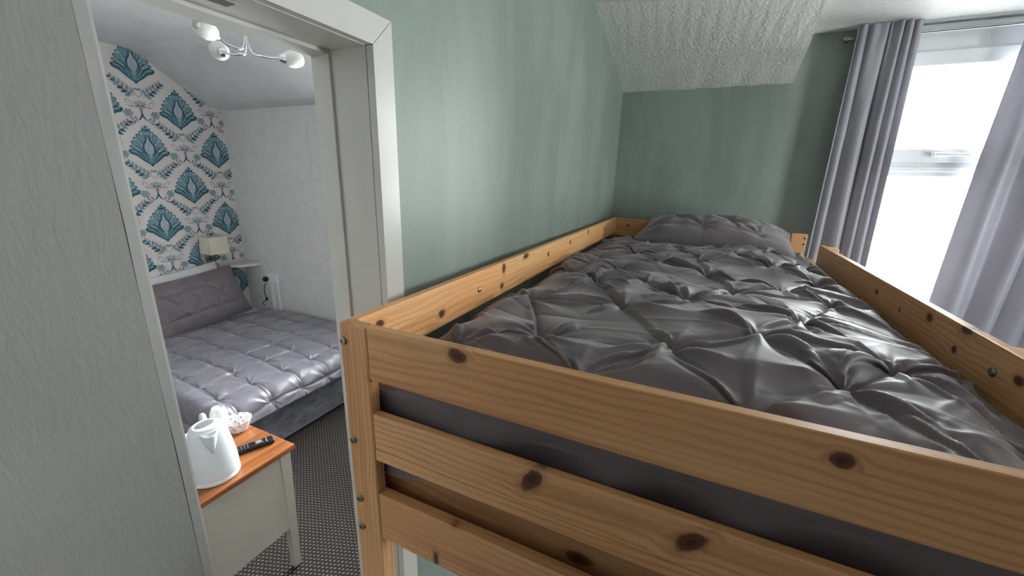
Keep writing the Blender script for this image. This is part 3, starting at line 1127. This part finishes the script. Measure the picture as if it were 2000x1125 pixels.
ROD_Y, ROD_Z = 2.392, 2.414
curtain('curtain', 0.488, 0.705, CZ - 0.004, 0.90, 4.6, 0.026, 2, 'grey satin curtain gathered at the bed-head side of the window', ROD_Y, 0.485, 0.745)
curtain('curtain', 1.035, 1.62, CZ - 0.004, 0.90, 6.6, 0.028, 8, 'grey satin curtain pulled back on the far right of the window', ROD_Y, 0.985, 1.62)
pole = thing('curtain_pole', (1.05, ROD_Y, ROD_Z), 'thin chrome curtain pole across the head of the window', 'curtain pole')
tube('rod', [(0.47, ROD_Y + 0.046, ROD_Z), (1.66, ROD_Y + 0.046, ROD_Z)], 0.006, M['chrome'], pole, 14)
for x in (0.478, 1.65):
    br = tube('bracket', [(x, YF - 0.002, ROD_Z + 0.004), (x, ROD_Y + 0.044, ROD_Z + 0.002)], 0.005, M['chrome'], pole)
    lathe('bracket_plate', [(0.013, 0), (0.013, 0.004), (0, 0.004)], (x, YF, ROD_Z + 0.004), M['chrome'], br, 16, rot=Matrix.Rotation(math.radians(90), 3, 'X'))
    lathe('finial', [(0.006, -0.01), (0.009, -0.006), (0.010, 0), (0.008, 0.006), (0, 0.009)], (x - 0.012 if x < 1 else x + 0.012, ROD_Y + 0.046, ROD_Z), M['chrome'], pole, 16, rot=Matrix.Rotation(math.radians(-90 if x < 1 else 90), 3, 'Y'))
p = at(1628, 75, 1, YF)
tag(lathe('wall_hook', [(0.007, 0), (0.006, 0.004), (0.002, 0.005), (0, 0.005)], (p.x, YF, p.z - 0.005), M['steel'], None, 12, rot=Matrix.Rotation(math.radians(90), 3, 'X')), 'small metal wall plug left of the curtain pole', 'hook')

# ------------------------------------------------------------------ damask print on the bedroom's papered wall


class Print:
    def __init__(self):
        self.v, self.f, self.m = [], [], []
        self.lift = 0

    def poly(self, pts, mi, mirror=True):
        for sgn in ((1, -1) if mirror else (1,)):
            n = len(self.v)
            h = 0.0006 + 0.00012 * self.lift
            self.v += [(h, sgn * x, y) for x, y in pts]
            ids = list(range(n, n + len(pts)))
            self.f.append(ids if sgn > 0 else ids[::-1])
            self.m.append(mi)
        self.lift += 1

    def disc(self, cx, cy, rx, ry, mi, rot=0.0, n=14, mirror=True):
        c, s = math.cos(rot), math.sin(rot)
        self.poly([(cx + rx * math.cos(2 * math.pi * k / n) * c - ry * math.sin(2 * math.pi * k / n) * s, cy + rx * math.cos(2 * math.pi * k / n) * s + ry * math.sin(2 * math.pi * k / n) * c) for k in range(n)], mi, mirror)

    def leaf(self, x0, y0, ang, ln, wd, mi, mirror=True):
        c, s = math.cos(ang), math.sin(ang)
        pts = []
        for k in range(9):
            t = k / 8
            pts.append((ln * t, wd * 0.5 * math.sin(math.pi * t ** 0.8)))
        for k in range(7, 0, -1):
            t = k / 8
            pts.append((ln * t, -wd * 0.5 * math.sin(math.pi * t ** 0.8)))
        self.poly([(x0 + x * c - y * s, y0 + x * s + y * c) for x, y in pts], mi, mirror)

    def stroke(self, ctrl, w, mi, mirror=True, n=6):
        pts = curve_pts([Vector((x, y, 0)) for x, y in ctrl], n)
        L, R = [], []
        for i, p in enumerate(pts):
            d = (pts[min(i + 1, len(pts) - 1)] - pts[max(i - 1, 0)]).normalized()
            ww = w * (0.35 + 0.65 * math.sin(math.pi * min(1, max(0, 0.08 + 0.84 * i / (len(pts) - 1)))))
            L.append((p.x - d.y * ww / 2, p.y + d.x * ww / 2))
            R.append((p.x + d.y * ww / 2, p.y - d.x * ww / 2))
        for i in range(len(pts) - 1):
            self.poly([L[i], L[i + 1], R[i + 1], R[i]], mi, mirror)
            self.lift -= 1
        self.lift += 1

    def build(self, name, loc):
        me = bpy.data.meshes.new(name)
        me.from_pydata(self.v, [], self.f)
        me.polygons.foreach_set('material_index', self.m)
        return link(name, me, wall_g, loc, [M['teal_dark'], M['teal'], M['teal_pale'], M['mauve']])


DK, TL, PL, MV = 0, 1, 2, 3
A = Print()
# outer scalloped plume on each side
rim = [(0.118, -0.030), (0.112, 0.000), (0.100, 0.030), (0.084, 0.058), (0.064, 0.083), (0.043, 0.104), (0.024, 0.120)]
for k, (x, y) in enumerate(rim):
    A.disc(x - 0.010, y, 0.019, 0.015, DK, 0.3 + 0.18 * k)
    A.disc(x - 0.012, y - 0.002, 0.0145, 0.011, PL if k % 2 else TL, 0.3 + 0.18 * k)
A.poly([(0, -0.13), (0.03, -0.105), (0.062, -0.07), (0.096, -0.035), (0.090, 0.01), (0.072, 0.05), (0.045, 0.085), (0.016, 0.112), (0, 0.115)], TL)
for k, (x, y) in enumerate(rim):
    A.leaf(0.4 * x, 0.55 * y - 0.03, math.atan2(y - (0.55 * y - 0.03), 0.6 * x), 0.066 - 0.004 * k, 0.012, PL if k % 2 else MV)
    A.stroke([(0.36 * x, 0.5 * y - 0.04), (0.62 * x, 0.74 * y - 0.026), (0.90 * x, 0.96 * y - 0.012)], 0.0048, DK, n=3)
# lower dark bracts curling outwards
A.stroke([(0.004, -0.125), (0.045, -0.092), (0.085, -0.055), (0.115, -0.043), (0.127, -0.028), (0.118, -0.018)], 0.017, DK)
A.stroke([(0.004, -0.105), (0.04, -0.072), (0.072, -0.03), (0.098, -0.012), (0.106, 0.004)], 0.012, DK)
A.stroke([(0.01, -0.085), (0.035, -0.045), (0.055, -0.01), (0.075, 0.012)], 0.009, DK)
for k in range(5):
    A.disc(0.016 + 0.018 * k, -0.103 + 0.017 * k, 0.007, 0.0055, TL, 0.7)
A.poly([(0, -0.142), (0.014, -0.122), (0, -0.112)], DK)
# central bud
A.poly([(0, -0.075), (0.022, -0.05), (0.033, -0.012), (0.028, 0.025), (0.012, 0.06), (0, 0.085)], PL)
A.stroke([(0.012, -0.058), (0.034, -0.02), (0.033, 0.018), (0.014, 0.055), (0.006, 0.095)], 0.013, DK)
for (x, y) in ((0, 0.03), (0.008, 0.008), (0, -0.012), (0.012, -0.024), (0, -0.04), (0.006, -0.058)):
    A.disc(x, y, 0.0042, 0.0042, MV, mirror=x > 0, n=8)
# finial
A.leaf(0, 0.125, math.pi / 2, 0.045, 0.018, DK, False)
A.leaf(0.003, 0.124, 0.65, 0.034, 0.014, DK)
A.leaf(0.003, 0.135, 1.15, 0.03, 0.010, TL)

Bm = Print()
# heart
Bm.stroke([(0, 0.112), (0.013, 0.124), (0.024, 0.112), (0.019, 0.088), (0, 0.066)], 0.006, MV)
Bm.stroke([(0, 0.118), (0.010, 0.128), (0.020, 0.124)], 0.005, DK)
# urn flower with scrolls
Bm.poly([(0, -0.005), (0.022, 0.0), (0.042, 0.022), (0.034, 0.04), (0.016, 0.034), (0, 0.052)], PL)
for k in range(4):
    Bm.stroke([(0.002, 0.006), (0.012 + 0.007 * k, 0.014), (0.010 + 0.011 * k, 0.040 - 0.004 * k)], 0.0035, MV, n=3)
Bm.stroke([(0.012, 0.0), (0.05, 0.008), (0.062, 0.03), (0.082, 0.042), (0.09, 0.026), (0.078, 0.018)], 0.005, MV)
Bm.stroke([(0.03, -0.004), (0.06, -0.004), (0.08, 0.004)], 0.0045, DK)
Bm.stroke([(0, 0.003), (0.018, 0.005), (0.022, -0.01)], 0.007, DK)
# stem that splits
Bm.poly([(0, -0.004), (0.012, -0.008), (0.006, -0.05), (0, -0.07)], MV)
Bm.stroke([(0.002, -0.048), (0.008, -0.075), (0.028, -0.098)], 0.010, DK)
Bm.stroke([(0.02, -0.09), (0.055, -0.112), (0.1, -0.108)], 0.004, MV)
for k in range(4):
    Bm.leaf(0.035 + 0.012 * k, -0.098 - 0.003 * k, 0.9 - 1.9 * (k % 2), 0.036, 0.014, MV)
# rosettes
for k in range(6):
    an = k * math.pi / 3
    Bm.disc(0.085 + 0.017 * math.cos(an), -0.052 + 0.016 * math.sin(an), 0.013, 0.009, DK, an)
    Bm.disc(0.085 + 0.017 * math.cos(an), -0.052 + 0.016 * math.sin(an), 0.009, 0.0055, PL, an)
Bm.disc(0.085, -0.052, 0.009, 0.008, TL)
# leafy sprigs between the palmettes
Bm.stroke([(0.03, 0.078), (0.07, 0.10), (0.12, 0.14), (0.15, 0.19)], 0.006, DK)
for k in range(6):
    t = k / 5
    x, y = 0.045 + 0.10 * t, 0.086 + 0.095 * t
    Bm.leaf(x, y, 1.75 - 0.3 * t, 0.046 - 0.018 * t, 0.021 - 0.006 * t, MV if k % 2 else TL)
    Bm.leaf(x, y, -0.55 + 0.5 * t, 0.048 - 0.016 * t, 0.024 - 0.007 * t, DK if k % 3 else TL)
Bm.stroke([(0.13, 0.15), (0.165, 0.16), (0.175, 0.175)], 0.0035, MV)

a0 = b0 = None
for ci, y in enumerate([2.30 - 0.2465 * k for k in range(6)]):
    off = 0.0 if ci % 2 == 0 else 0.3
    for k in range(6):
        z = 2.53 + 0.0 - off - 0.597 * k + 0.003
        if z < 0.6:
            continue
        for pr, zz, first in ((A, z, a0), (Bm, z - 0.298, b0)):
            if zz < 0.7 or zz > 2.66 or y < 1.2:
                continue
            if first is None:
                o = pr.build('wallpaper_motif', (XG, y, zz))
                if pr is A:
                    a0 = o
                else:
                    b0 = o
            else:
                o = first.copy()
                COL.objects.link(o)
                o.location = Vector((XG, y, zz)) - world_of(wall_g)

# ------------------------------------------------------------------ divan bed in the second bedroom
FX = -2.35             # foot of the divan
HX = XG + 0.04
SY0, SY1 = 1.06, YB - 0.03
divan = thing('divan_bed', ((FX + HX) / 2, (SY0 + SY1) / 2, 0), 'grey velvet divan base below the quilt in the next bedroom', 'bed')
box('base', (HX, SY0, 0.03), (FX - 0.012, SY1, 0.31), M['velvet'], divan, 0.02, 3)
box('base_trim', (HX, SY0 - 0.004, 0.288), (FX - 0.004, SY1 + 0.004, 0.318), M['velvet'], divan, 0.012, 3)
for x in (HX + 0.1, FX - 0.1):
    for y in (SY0 + 0.1, SY1 - 0.1):
        lathe('castor', [(0.022, 0), (0.025, 0.01), (0.02, 0.031), (0, 0.031)], (x, y, 0), M['black'], divan, 14)
hb = box('headboard', (XG + 0.004, SY0, 0.3), (XG + 0.036, SY1 - 0.25, 0.62), M['velvet'], divan, 0.015, 3)
tag(box('mattress', (HX + 0.005, SY0 + 0.005, 0.3185), (FX - 0.01, SY1 - 0.004, 0.485), M['cotton'], None, 0.04, 4), 'white mattress under the quilt on the grey divan', 'mattress')

# quilt: simulate flat, then fold the overhang down over foot and near side
QL, QW = 1.55, 1.46
qx0 = -3.70                      # head edge of the quilt
qt = []
for i in range(0, 14):
    for j in range(0, 14):
        qt.append((0.06 + i * 0.205 + 0.012 * math.sin(j * 2.1), 0.07 + j * 0.205 + 0.014 * math.sin(i * 1.7)))
qt = [p for p in qt if p[0] < QL - 0.01 and p[1] < QW]
P = tuft_cloth(QL, QW, 0.0085, qt, lambda X, Y: 0 * X, excess=.05, iters=200, seed=12, puff=.0004, cap=.02)


def fold(d, h, edge, rad=0.05):
    """Arc-length d past `edge` runs over a rounded lip and hangs; returns (along, drop, outward part)."""
    over = np.maximum(d - edge, 0)
    ang = np.clip(over / rad, 0, math.radians(80))
    rest = np.maximum(over - rad * math.radians(80), 0)
    along = np.minimum(d, edge) + rad * np.sin(ang) + rest * math.cos(math.radians(80))
    drop = rad * (1 - np.cos(ang)) + rest * math.sin(math.radians(80))
    return along + h * np.sin(ang), -drop + h * np.cos(ang)


P = refine(P)
P[..., 2] += stars(P[..., 0], P[..., 1], qt, .021, .010, 15, .11, .03, .4, (1, 3), .5, .003)
for c, ax_, cross in ((0.06, 0, 1), (0.07, 1, 0)):
    d = P[..., ax_] - c - 0.012 * np.sin((P[..., cross] - 0.07) / 0.205 * 2.0)
    d = np.abs(d - np.round(d / 0.205) * 0.205)
    P[..., 2] -= 0.007 * np.exp(-d / 0.009)
P[..., 2] += creases(P[..., 0], P[..., 1], QL, QW, 70, .0045, 18)
Q = np.empty_like(P)
edge_x = (FX + 0.01) - qx0
ax, hz = fold(P[..., 0], P[..., 2], edge_x, 0.09)
yy = QW - P[..., 1]              # distance from the wall side
edge_y = (SY1 - 0.01) - (SY0 + 0.05)
ay, hz2 = fold(yy, hz, edge_y)
Q[..., 0] = qx0 + ax
Q[..., 1] = SY1 - 0.008 - ay
Q[..., 2] = 0.492 + hz2
puffy = sstep(P[..., 0], 0.0, 0.2)
Q[..., 2] += 0.028 * np.sin(np.clip(P[..., 0] / edge_x, 0, 1) * math.pi) * puffy
sheet_object('quilt', Q, M['duvet2'], 'shiny grey pintuck quilt over the divan in the next bedroom', 'quilt', 0.005, 0)

pt2 = [(x, y) for x in (0.09, 0.27, 0.45, 0.63) for y in (0.12, 0.34)] + [(x, 0.23) for x in (0.18, 0.36, 0.54)]
# local x -> along the wall (Y), local y -> up, leaning back on the wall
Rp = Matrix(((0, -math.sin(math.radians(24)), math.cos(math.radians(24)), 0), (1, 0, 0, 0), (0, math.cos(math.radians(24)), math.sin(math.radians(24)), 0), (0, 0, 0, 1)))
pillow('pillow', 0.74, 0.46, 0.15, pt2, M['duvet'], 'charcoal pintuck pillow leaning on the damask papered wall',
       Matrix.Translation((-3.765, 1.83, 0.715)) @ Matrix.Rotation(math.radians(5), 4, 'X') @ Rp, 21)
pillow('pillow', 0.72, 0.46, 0.10, [(0.36, 0.23)], M['cotton'], 'white pillow showing behind the charcoal pintuck pillow',
       Matrix.Translation((-3.895, 1.79, 0.74)) @ Matrix.Rotation(math.radians(5), 4, 'X') @ Rp, 22)

# ------------------------------------------------------------------ corner shelf, wall lamp, socket
sz = 0.94
r = 0.245
pts = [(XG + 0.0005, YB - 0.0005)] + [(XG + r * math.sin(k / 16 * math.pi / 2) * 1.0 + 0.0005, YB - 0.0005 - r * math.cos(k / 16 * math.pi / 2)) for k in range(17)]
sh = thing('corner_shelf', (XG + 0.08, YB - 0.08, sz), 'white quarter-round corner shelf beside the damask wall', 'shelf')
prism('shelf_board', pts, 2, sz - 0.022, sz, M['gloss_white'], sh)
box('shelf_lip', (XG + 0.012, YB - 0.012, sz), (XG + r, YB - 0.0005, sz + 0.022), M['gloss_white'], sh, 0.002)
box('shelf_lip', (XG + 0.0005, YB - r, sz), (XG + 0.012, YB - 0.0005, sz + 0.022), M['gloss_white'], sh, 0.002)

lp = at(418, 478, 0, -3.89)
lamp = thing('wall_lamp', (XG, lp.y, lp.z - 0.1), 'wall lamp with square cream shade above the corner shelf', 'lamp')
lathe('wall_plate', [(0.04, 0), (0.04, 0.008), (0.03, 0.014), (0, 0.014)], (XG, lp.y, lp.z - 0.115), M['brass'], lamp, 24, rot=Matrix.Rotation(math.radians(90), 3, 'Y'))
tube('arm', curve_pts([(XG + 0.012, lp.y, lp.z - 0.115), (XG + 0.07, lp.y, lp.z - 0.125), (XG + 0.105, lp.y, lp.z - 0.10), (XG + 0.11, lp.y, lp.z - 0.04)], 6), 0.006, M['brass'], lamp)
w0, w1_, hh = 0.082, 0.074, 0.075
vs, fs = [], []
for (w, z, ins) in ((w0, -hh, 0), (w1_, hh, 0), (w1_ - 0.004, hh, 1), (w0 - 0.004, -hh, 1)):
    for sx, sy in ((-1, -1), (1, -1), (1, 1), (-1, 1)):
        vs.append((XG + 0.11 + sx * w * 0.95, lp.y + sy * w, lp.z + z))
for i in range(4):
    for k in range(4):
        fs.append((i * 4 + k, i * 4 + (k + 1) % 4, ((i + 1) % 4) * 4 + (k + 1) % 4, ((i + 1) % 4) * 4 + k))
mesh('shade', vs, fs, M['shade'], lamp)
lathe('bulb', [(0, 0.05), (0.014, 0.045), (0.02, 0.025), (0.016, 0.0), (0.01, -0.03), (0.01, -0.045), (0, -0.045)], (XG + 0.11, lp.y, lp.z), M['china'], lamp, 16)

sp_ = at(536, 542, 1, YB)
so = thing('wall_socket', (sp_.x, YB, sp_.z), 'white double wall socket below the corner shelf', 'socket')
box('face_plate', (sp_.x - 0.073, YB - 0.034, sp_.z - 0.044), (sp_.x + 0.073, YB - 0.0005, sp_.z + 0.044), M['upvc'], so, 0.004)
for dx in (-0.036, 0.036):
    box('switch', (sp_.x + dx - 0.006, YB - 0.037, sp_.z + 0.016), (sp_.x + dx + 0.006, YB - 0.034, sp_.z + 0.034), M['china'], so, 0.001)
box('trunking', (sp_.x - 0.055, YB - 0.018, 0.40), (sp_.x - 0.03, YB - 0.0005, sp_.z - 0.0445), M['upvc'], so, 0.002)
box('trunking', (sp_.x + 0.035, YB - 0.014, 0.40), (sp_.x + 0.055, YB - 0.0005, sp_.z - 0.0445), M['upvc'], so, 0.002)
pp = at(519, 545, 1, YB - 0.05)
pl = thing('plug', (pp.x, YB - 0.04, pp.z), 'black plug with thin dangling flex in the wall socket', 'plug')
lathe('plug_body', [(0.023, 0), (0.025, 0.01), (0.022, 0.03), (0.014, 0.036), (0, 0.036)], (pp.x, YB - 0.0375, pp.z), M['black'], pl, 20, rot=Matrix.Rotation(math.radians(90), 3, 'X'))
cy = YB - 0.055
fx = [(519, 552), (516, 566), (520, 580), (521, 584), (514, 591), (517, 597)]
tube('flex', curve_pts([at(x, y, 1, cy) for x, y in fx], 6), 0.0035, M['black'], pl, 8)
q = at(521, 584, 1, cy)
lathe('inline_switch', [(0, -0.016), (0.009, -0.013), (0.010, 0.0), (0.009, 0.013), (0, 0.016)], tuple(q), M['black'], pl, 12)

# ------------------------------------------------------------------ ceiling light of the second bedroom
hub = CAM + ray(481, 62).normalized() * 2.38
CLZ = 2.635
cl = thing('ceiling_light', (hub.x, hub.y, CLZ), 'three-arm chrome ceiling light with frosted glass shades', 'ceiling light')
lathe('ceiling_rose', [(0.055, 0), (0.055, -0.01), (0.04, -0.022), (0.012, -0.03), (0, -0.03)], (hub.x, hub.y, CLZ - 0.0005), M['chrome'], cl, 28)
for i, (mid, knee, tip, end, dist) in enumerate((
        ((478, 82), (452, 90), (428, 74), (391, 50), (2.38, 2.34, 2.32, 2.26)),
        ((482, 88), (466, 106), (438, 104), (424, 97), (2.36, 2.33, 2.38, 2.47)),
        ((486, 88), (512, 110), (546, 114), (578, 116), (2.38, 2.36, 2.36, 2.40)))):
    pts = [Vector((hub.x, hub.y, CLZ - 0.025)) + Vector((0.008 * math.cos(2.1 * i), 0.008 * math.sin(2.1 * i), 0))]
    pts += [CAM + ray(*q).normalized() * d for q, d in zip((mid, knee, tip), dist)]
    e = CAM + ray(*end).normalized() * dist[3]
    arm = tube('arm', curve_pts(pts, 8), 0.0045, M['chrome'], cl, 10)
    d = (e - pts[-1]).normalized()
    rot = d.to_track_quat('Z', 'Y').to_matrix()
    lathe('lamp_holder', [(0.006, -0.004), (0.014, 0.002), (0.020, 0.02), (0.019, 0.03), (0, 0.03)], tuple(pts[-1]), M['chrome'], arm, 20, rot=rot)
    sd = lathe('shade', [(r_ * 0.8, 0.02 + (z_ - 0.022) * 0.74) for r_, z_ in [(0.018, 0.022), (0.034, 0.034), (0.045, 0.062), (0.047, 0.09), (0.040, 0.122), (0.033, 0.135), (0.030, 0.135), (0.037, 0.12), (0.044, 0.09), (0.042, 0.062), (0.031, 0.037), (0.016, 0.026)]], tuple(pts[-1]), M['frosted'], arm, 24, rot=rot)
    lathe('bulb', [(0, 0.03), (0.010, 0.032), (0.012, 0.05), (0.02, 0.07), (0.018, 0.085), (0.009, 0.095), (0, 0.096)], tuple(pts[-1]), M['china'], arm, 18, rot=rot)

# ------------------------------------------------------------------ bedside table and what stands on it
TX0, TX1, TY0, TY1, TZ = -1.93, -1.466, 0.598, 0.973, 0.65
tb = thing('bedside_table', ((TX0 + TX1) / 2, (TY0 + TY1) / 2, 0), 'cream bedside table with varnished brown top at the bed foot', 'table')
box('table_top', (TX0, TY0, TZ - 0.024), (TX1, TY1, TZ), M['top'], tb, 0.004, 2)


def taper_leg(x, y, sx, sy):
    vs = []
    for z, k in ((0.012, 0.030), (TZ - 0.0245, 0.046)):
        for ax_, ay_ in ((0, 0), (1, 0), (1, 1), (0, 1)):
            vs.append((x - sx * k * ax_, y - sy * k * ay_, z))
    # outer faces lean inwards towards the foot
    for i in range(4):
        vs[i] = (vs[i][0] - sx * 0.012, vs[i][1] - sy * 0.014, vs[i][2])
    fs = [(0, 1, 2, 3), (4, 5, 6, 7), (0, 1, 5, 4), (1, 2, 6, 5), (2, 3, 7, 6), (3, 0, 4, 7)]
    lg = mesh('leg', vs, fs, M['cream'], tb)
    cx = sum(v[0] for v in vs[:4]) / 4
    cy_ = sum(v[1] for v in vs[:4]) / 4
    lathe('foot_pad', [(0.012, 0), (0.012, 0.012), (0, 0.012)], (cx, cy_, 0), M['black'], lg, 12)


for x, sx in ((TX1 - 0.014, 1), (TX0 + 0.014, -1)):
    for y, sy in ((TY1 - 0.016, 1), (TY0 + 0.016, -1)):
        taper_leg(x, y, sx, sy)
box('side_panel', (TX1 - 0.036, TY0 + 0.055, 0.24), (TX1 - 0.022, TY1 - 0.055, TZ - 0.0245), M['cream'], tb, 0.001)
box('side_panel', (TX0 + 0.022, TY0 + 0.055, 0.24), (TX0 + 0.036, TY1 - 0.055, TZ - 0.0245), M['cream'], tb, 0.001)
box('back_panel', (TX0 + 0.055, TY1 - 0.036, 0.24), (TX1 - 0.055, TY1 - 0.024, TZ - 0.0245), M['cream'], tb, 0.001)
box('drawer_front', (TX0 + 0.062, TY0 + 0.024, 0.45), (TX1 - 0.062, TY0 + 0.040, TZ - 0.03), M['cream'], tb, 0.003)
box('bottom_shelf', (TX0 + 0.04, TY0 + 0.045, 0.242), (TX1 - 0.04, TY1 - 0.04, 0.256), M['cream'], tb, 0.001)

kx, ky = -1.572, 0.712
kt = thing('kettle', (kx, ky, TZ), 'white plastic jug kettle on the brown table top', 'kettle')
lathe('power_base', [(0.078, 0), (0.082, 0.004), (0.082, 0.014), (0.079, 0.018), (0, 0.018)], (kx, ky, TZ + 0.0005), M['plastic'], kt, 48)
lathe('body', [(0.079, 0.019), (0.081, 0.026), (0.081, 0.045), (0.077, 0.09), (0.070, 0.14), (0.062, 0.185), (0.057, 0.205), (0.054, 0.212), (0.050, 0.214), (0, 0.214)], (kx, ky, TZ), M['plastic'], kt, 48, angle=50)
ld = lathe('lid', [(0.046, 0.2142), (0.046, 0.217), (0.043, 0.220), (0.0, 0.2225)], (kx, ky, TZ), M['plastic'], kt, 40)
lathe('lid_window', [(0.026, 0.2215), (0.026, 0.2232), (0.022, 0.2238), (0, 0.2238)], (kx - 0.006, ky, TZ), M['grey_plastic'], ld, 32, squash=(0.8, 1.15))
# spout: a tapering lip pointing towards the doorway
sdir = Vector((0.93, -0.36, 0)).normalized()
sx_ = Vector((-sdir.y, sdir.x, 0))
vs, fs = [], []
NSEG = 9
for lv, (z, out, wd, rr) in enumerate(((0.130, 0.0, 0.004, 0.071), (0.155, 0.008, 0.014, 0.0672), (0.180, 0.019, 0.023, 0.062), (0.204, 0.030, 0.030, 0.055), (0.212, 0.033, 0.031, 0.053))):
    for k in range(NSEG):
        t = -1 + 2 * k / (NSEG - 1)
        base = math.sqrt(max(0, rr * rr - (wd * t) ** 2)) - 0.004
        p = Vector((kx, ky, TZ + z)) + sdir * (base + (out + 0.004) * (1 - t * t) ** 0.7) + sx_ * (wd * t)
        vs.append(tuple(p))
for lv in range(4):
    for k in range(NSEG - 1):
        fs.append((lv * NSEG + k, lv * NSEG + k + 1, (lv + 1) * NSEG + k + 1, (lv + 1) * NSEG + k))
so_ = mesh('spout', vs, fs, M['plastic'], kt, smooth=True)
so_.modifiers.new('thickness', 'SOLIDIFY').thickness = 0.003
hp0 = Vector((kx, ky, TZ)) - sdir * 0.052
tube('handle', curve_pts([hp0 + Vector((0, 0, 0.205)), hp0 - sdir * 0.035 + Vector((0, 0, 0.212)), hp0 - sdir * 0.068 + Vector((0, 0, 0.19)), hp0 - sdir * 0.078 + Vector((0, 0, 0.12)), hp0 - sdir * 0.066 + Vector((0, 0, 0.055)), hp0 - sdir * 0.022 + Vector((0, 0, 0.04))], 6), 0.011, M['plastic'], kt, 12)
tube('flex', curve_pts([Vector((kx, ky, TZ + 0.006)) - sdir * 0.08, Vector((kx - 0.13, ky - 0.02, TZ + 0.004)), Vector((kx - 0.22, ky - 0.05, TZ + 0.004)), Vector((kx - 0.30, ky - 0.09, TZ + 0.004))], 6), 0.003, M['plastic'], kt, 8)

# remote control
r0, r1 = Vector((-1.640, 0.770, TZ)), Vector((-1.566, 0.948, TZ))
rd = (r1 - r0).normalized()
ang = math.atan2(rd.y, rd.x)
Rz = Matrix.Rotation(ang, 3, 'Z')
mid = (r0 + r1) / 2
rm = thing('remote_control', tuple(mid), 'black television remote lying on the table beside the kettle', 'remote')


def rbox(name, lx, ly, z0, z1, sx, sy, mat, parent, bev):
    c = mid + Rz @ Vector((lx, ly, 0)) + Vector((0, 0, (z0 + z1) / 2))
    h = Vector((sx / 2, sy / 2, (z1 - z0) / 2))
    return box(name, c - h, c + h, mat, parent, bev, 3, rot=Rz)


body = rbox('body', 0, 0, 0.0005, 0.019, 0.192, 0.046, M['black'], rm, 0.007)
rbox('stripe', 0.068, 0, 0.0188, 0.0196, 0.004, 0.034, M['grey_plastic'], rm, 0.0003)
bt = None
for i in range(8):
    for j in range(3):
        q = rbox('button', -0.082 + i * 0.0115, -0.012 + j * 0.012, 0.0188, 0.0212, 0.0066, 0.0076, M['button'], rm, 0.0012)
for k, (lx, ly) in enumerate(((0.028, -0.012), (0.028, 0.012), (0.052, -0.012), (0.052, 0.012))):
    rbox('button', lx, ly, 0.0188, 0.0212, 0.008, 0.007, M['button'], rm, 0.0012)
c = mid + Rz @ Vector((0.04, 0, 0))
lathe('navigation_ring', [(0.012, 0.0188), (0.012, 0.0214), (0.007, 0.0222), (0, 0.0205)], (c.x, c.y, TZ), M['grey_plastic'], rm, 24)

# crockery behind the kettle
mg = at(424, 795, 2, TZ + 0.115)
mug = thing('mug', (mg.x, mg.y, TZ), 'plain white upturned cup behind the kettle', 'mug')
lathe('cup', [(0.038, 0), (0.040, 0.004), (0.038, 0.05), (0.033, 0.09), (0.026, 0.108), (0.022, 0.112), (0.020, 0.112), (0.018, 0.108), (0, 0.108)], (mg.x, mg.y, TZ + 0.0005), M['china'], mug, 36)
fd = at(459, 812, 2, TZ + 0.055)


def scallop_dish(name, c, r, h, mat, label):
    vs, fs = [], []
    seg = 60
    prof = [(0.5, 0.0), (0.62, 0.02), (0.85, 0.55), (1.0, 1.0), (0.96, 1.0), (0.80, 0.58), (0.56, 0.10), (0.0, 0.08)]
    for (pr, pz) in prof:
        for k in range(seg):
            t = 2 * math.pi * k / seg
            sc_ = 1 + 0.07 * abs(math.sin(6 * t)) * pz
            vs.append((c[0] + r * pr * sc_ * math.cos(t), c[1] + r * pr * sc_ * math.sin(t), TZ + 0.0005 + h * pz))
    n = len(prof)
    for i in range(n - 1):
        for k in range(seg):
            fs.append((i * seg + k, i * seg + (k + 1) % seg, (i + 1) * seg + (k + 1) % seg, (i + 1) * seg + k))
    fs.append(tuple(range(seg)))
    return tag(mesh(name, vs, fs, mat, None, smooth=True, smooth_angle=50), label, 'dish')


scallop_dish('scalloped_dish', (fd.x + 0.035, fd.y - 0.012), 0.054, 0.055, M['floral'], 'pink floral scalloped dish right of the white cup')
scallop_dish('scalloped_dish', (-1.775, 0.745), 0.055, 0.07, M['floral'], 'floral scalloped dish half hidden left of the kettle')
jg = at(338, 790, 2, TZ + 0.19)
lathe_j = thing('jug', (-1.872, 0.665, TZ), 'white china jug behind the papered wall edge', 'jug')
lathe('jug_body', [(0.03, 0), (0.04, 0.01), (0.055, 0.06), (0.052, 0.11), (0.036, 0.15), (0.034, 0.18), (0.040, 0.195), (0.037, 0.195), (0.031, 0.18), (0.03, 0.15), (0, 0.14)], (-1.872, 0.665, TZ + 0.0005), M['china'], lathe_j, 32)
tube('handle', curve_pts([(-1.872, 0.665 - 0.036, TZ + 0.17), (-1.872, 0.665 - 0.075, TZ + 0.15), (-1.872, 0.665 - 0.078, TZ + 0.09), (-1.872, 0.665 - 0.05, TZ + 0.05)], 6), 0.006, M['china'], lathe_j, 8)
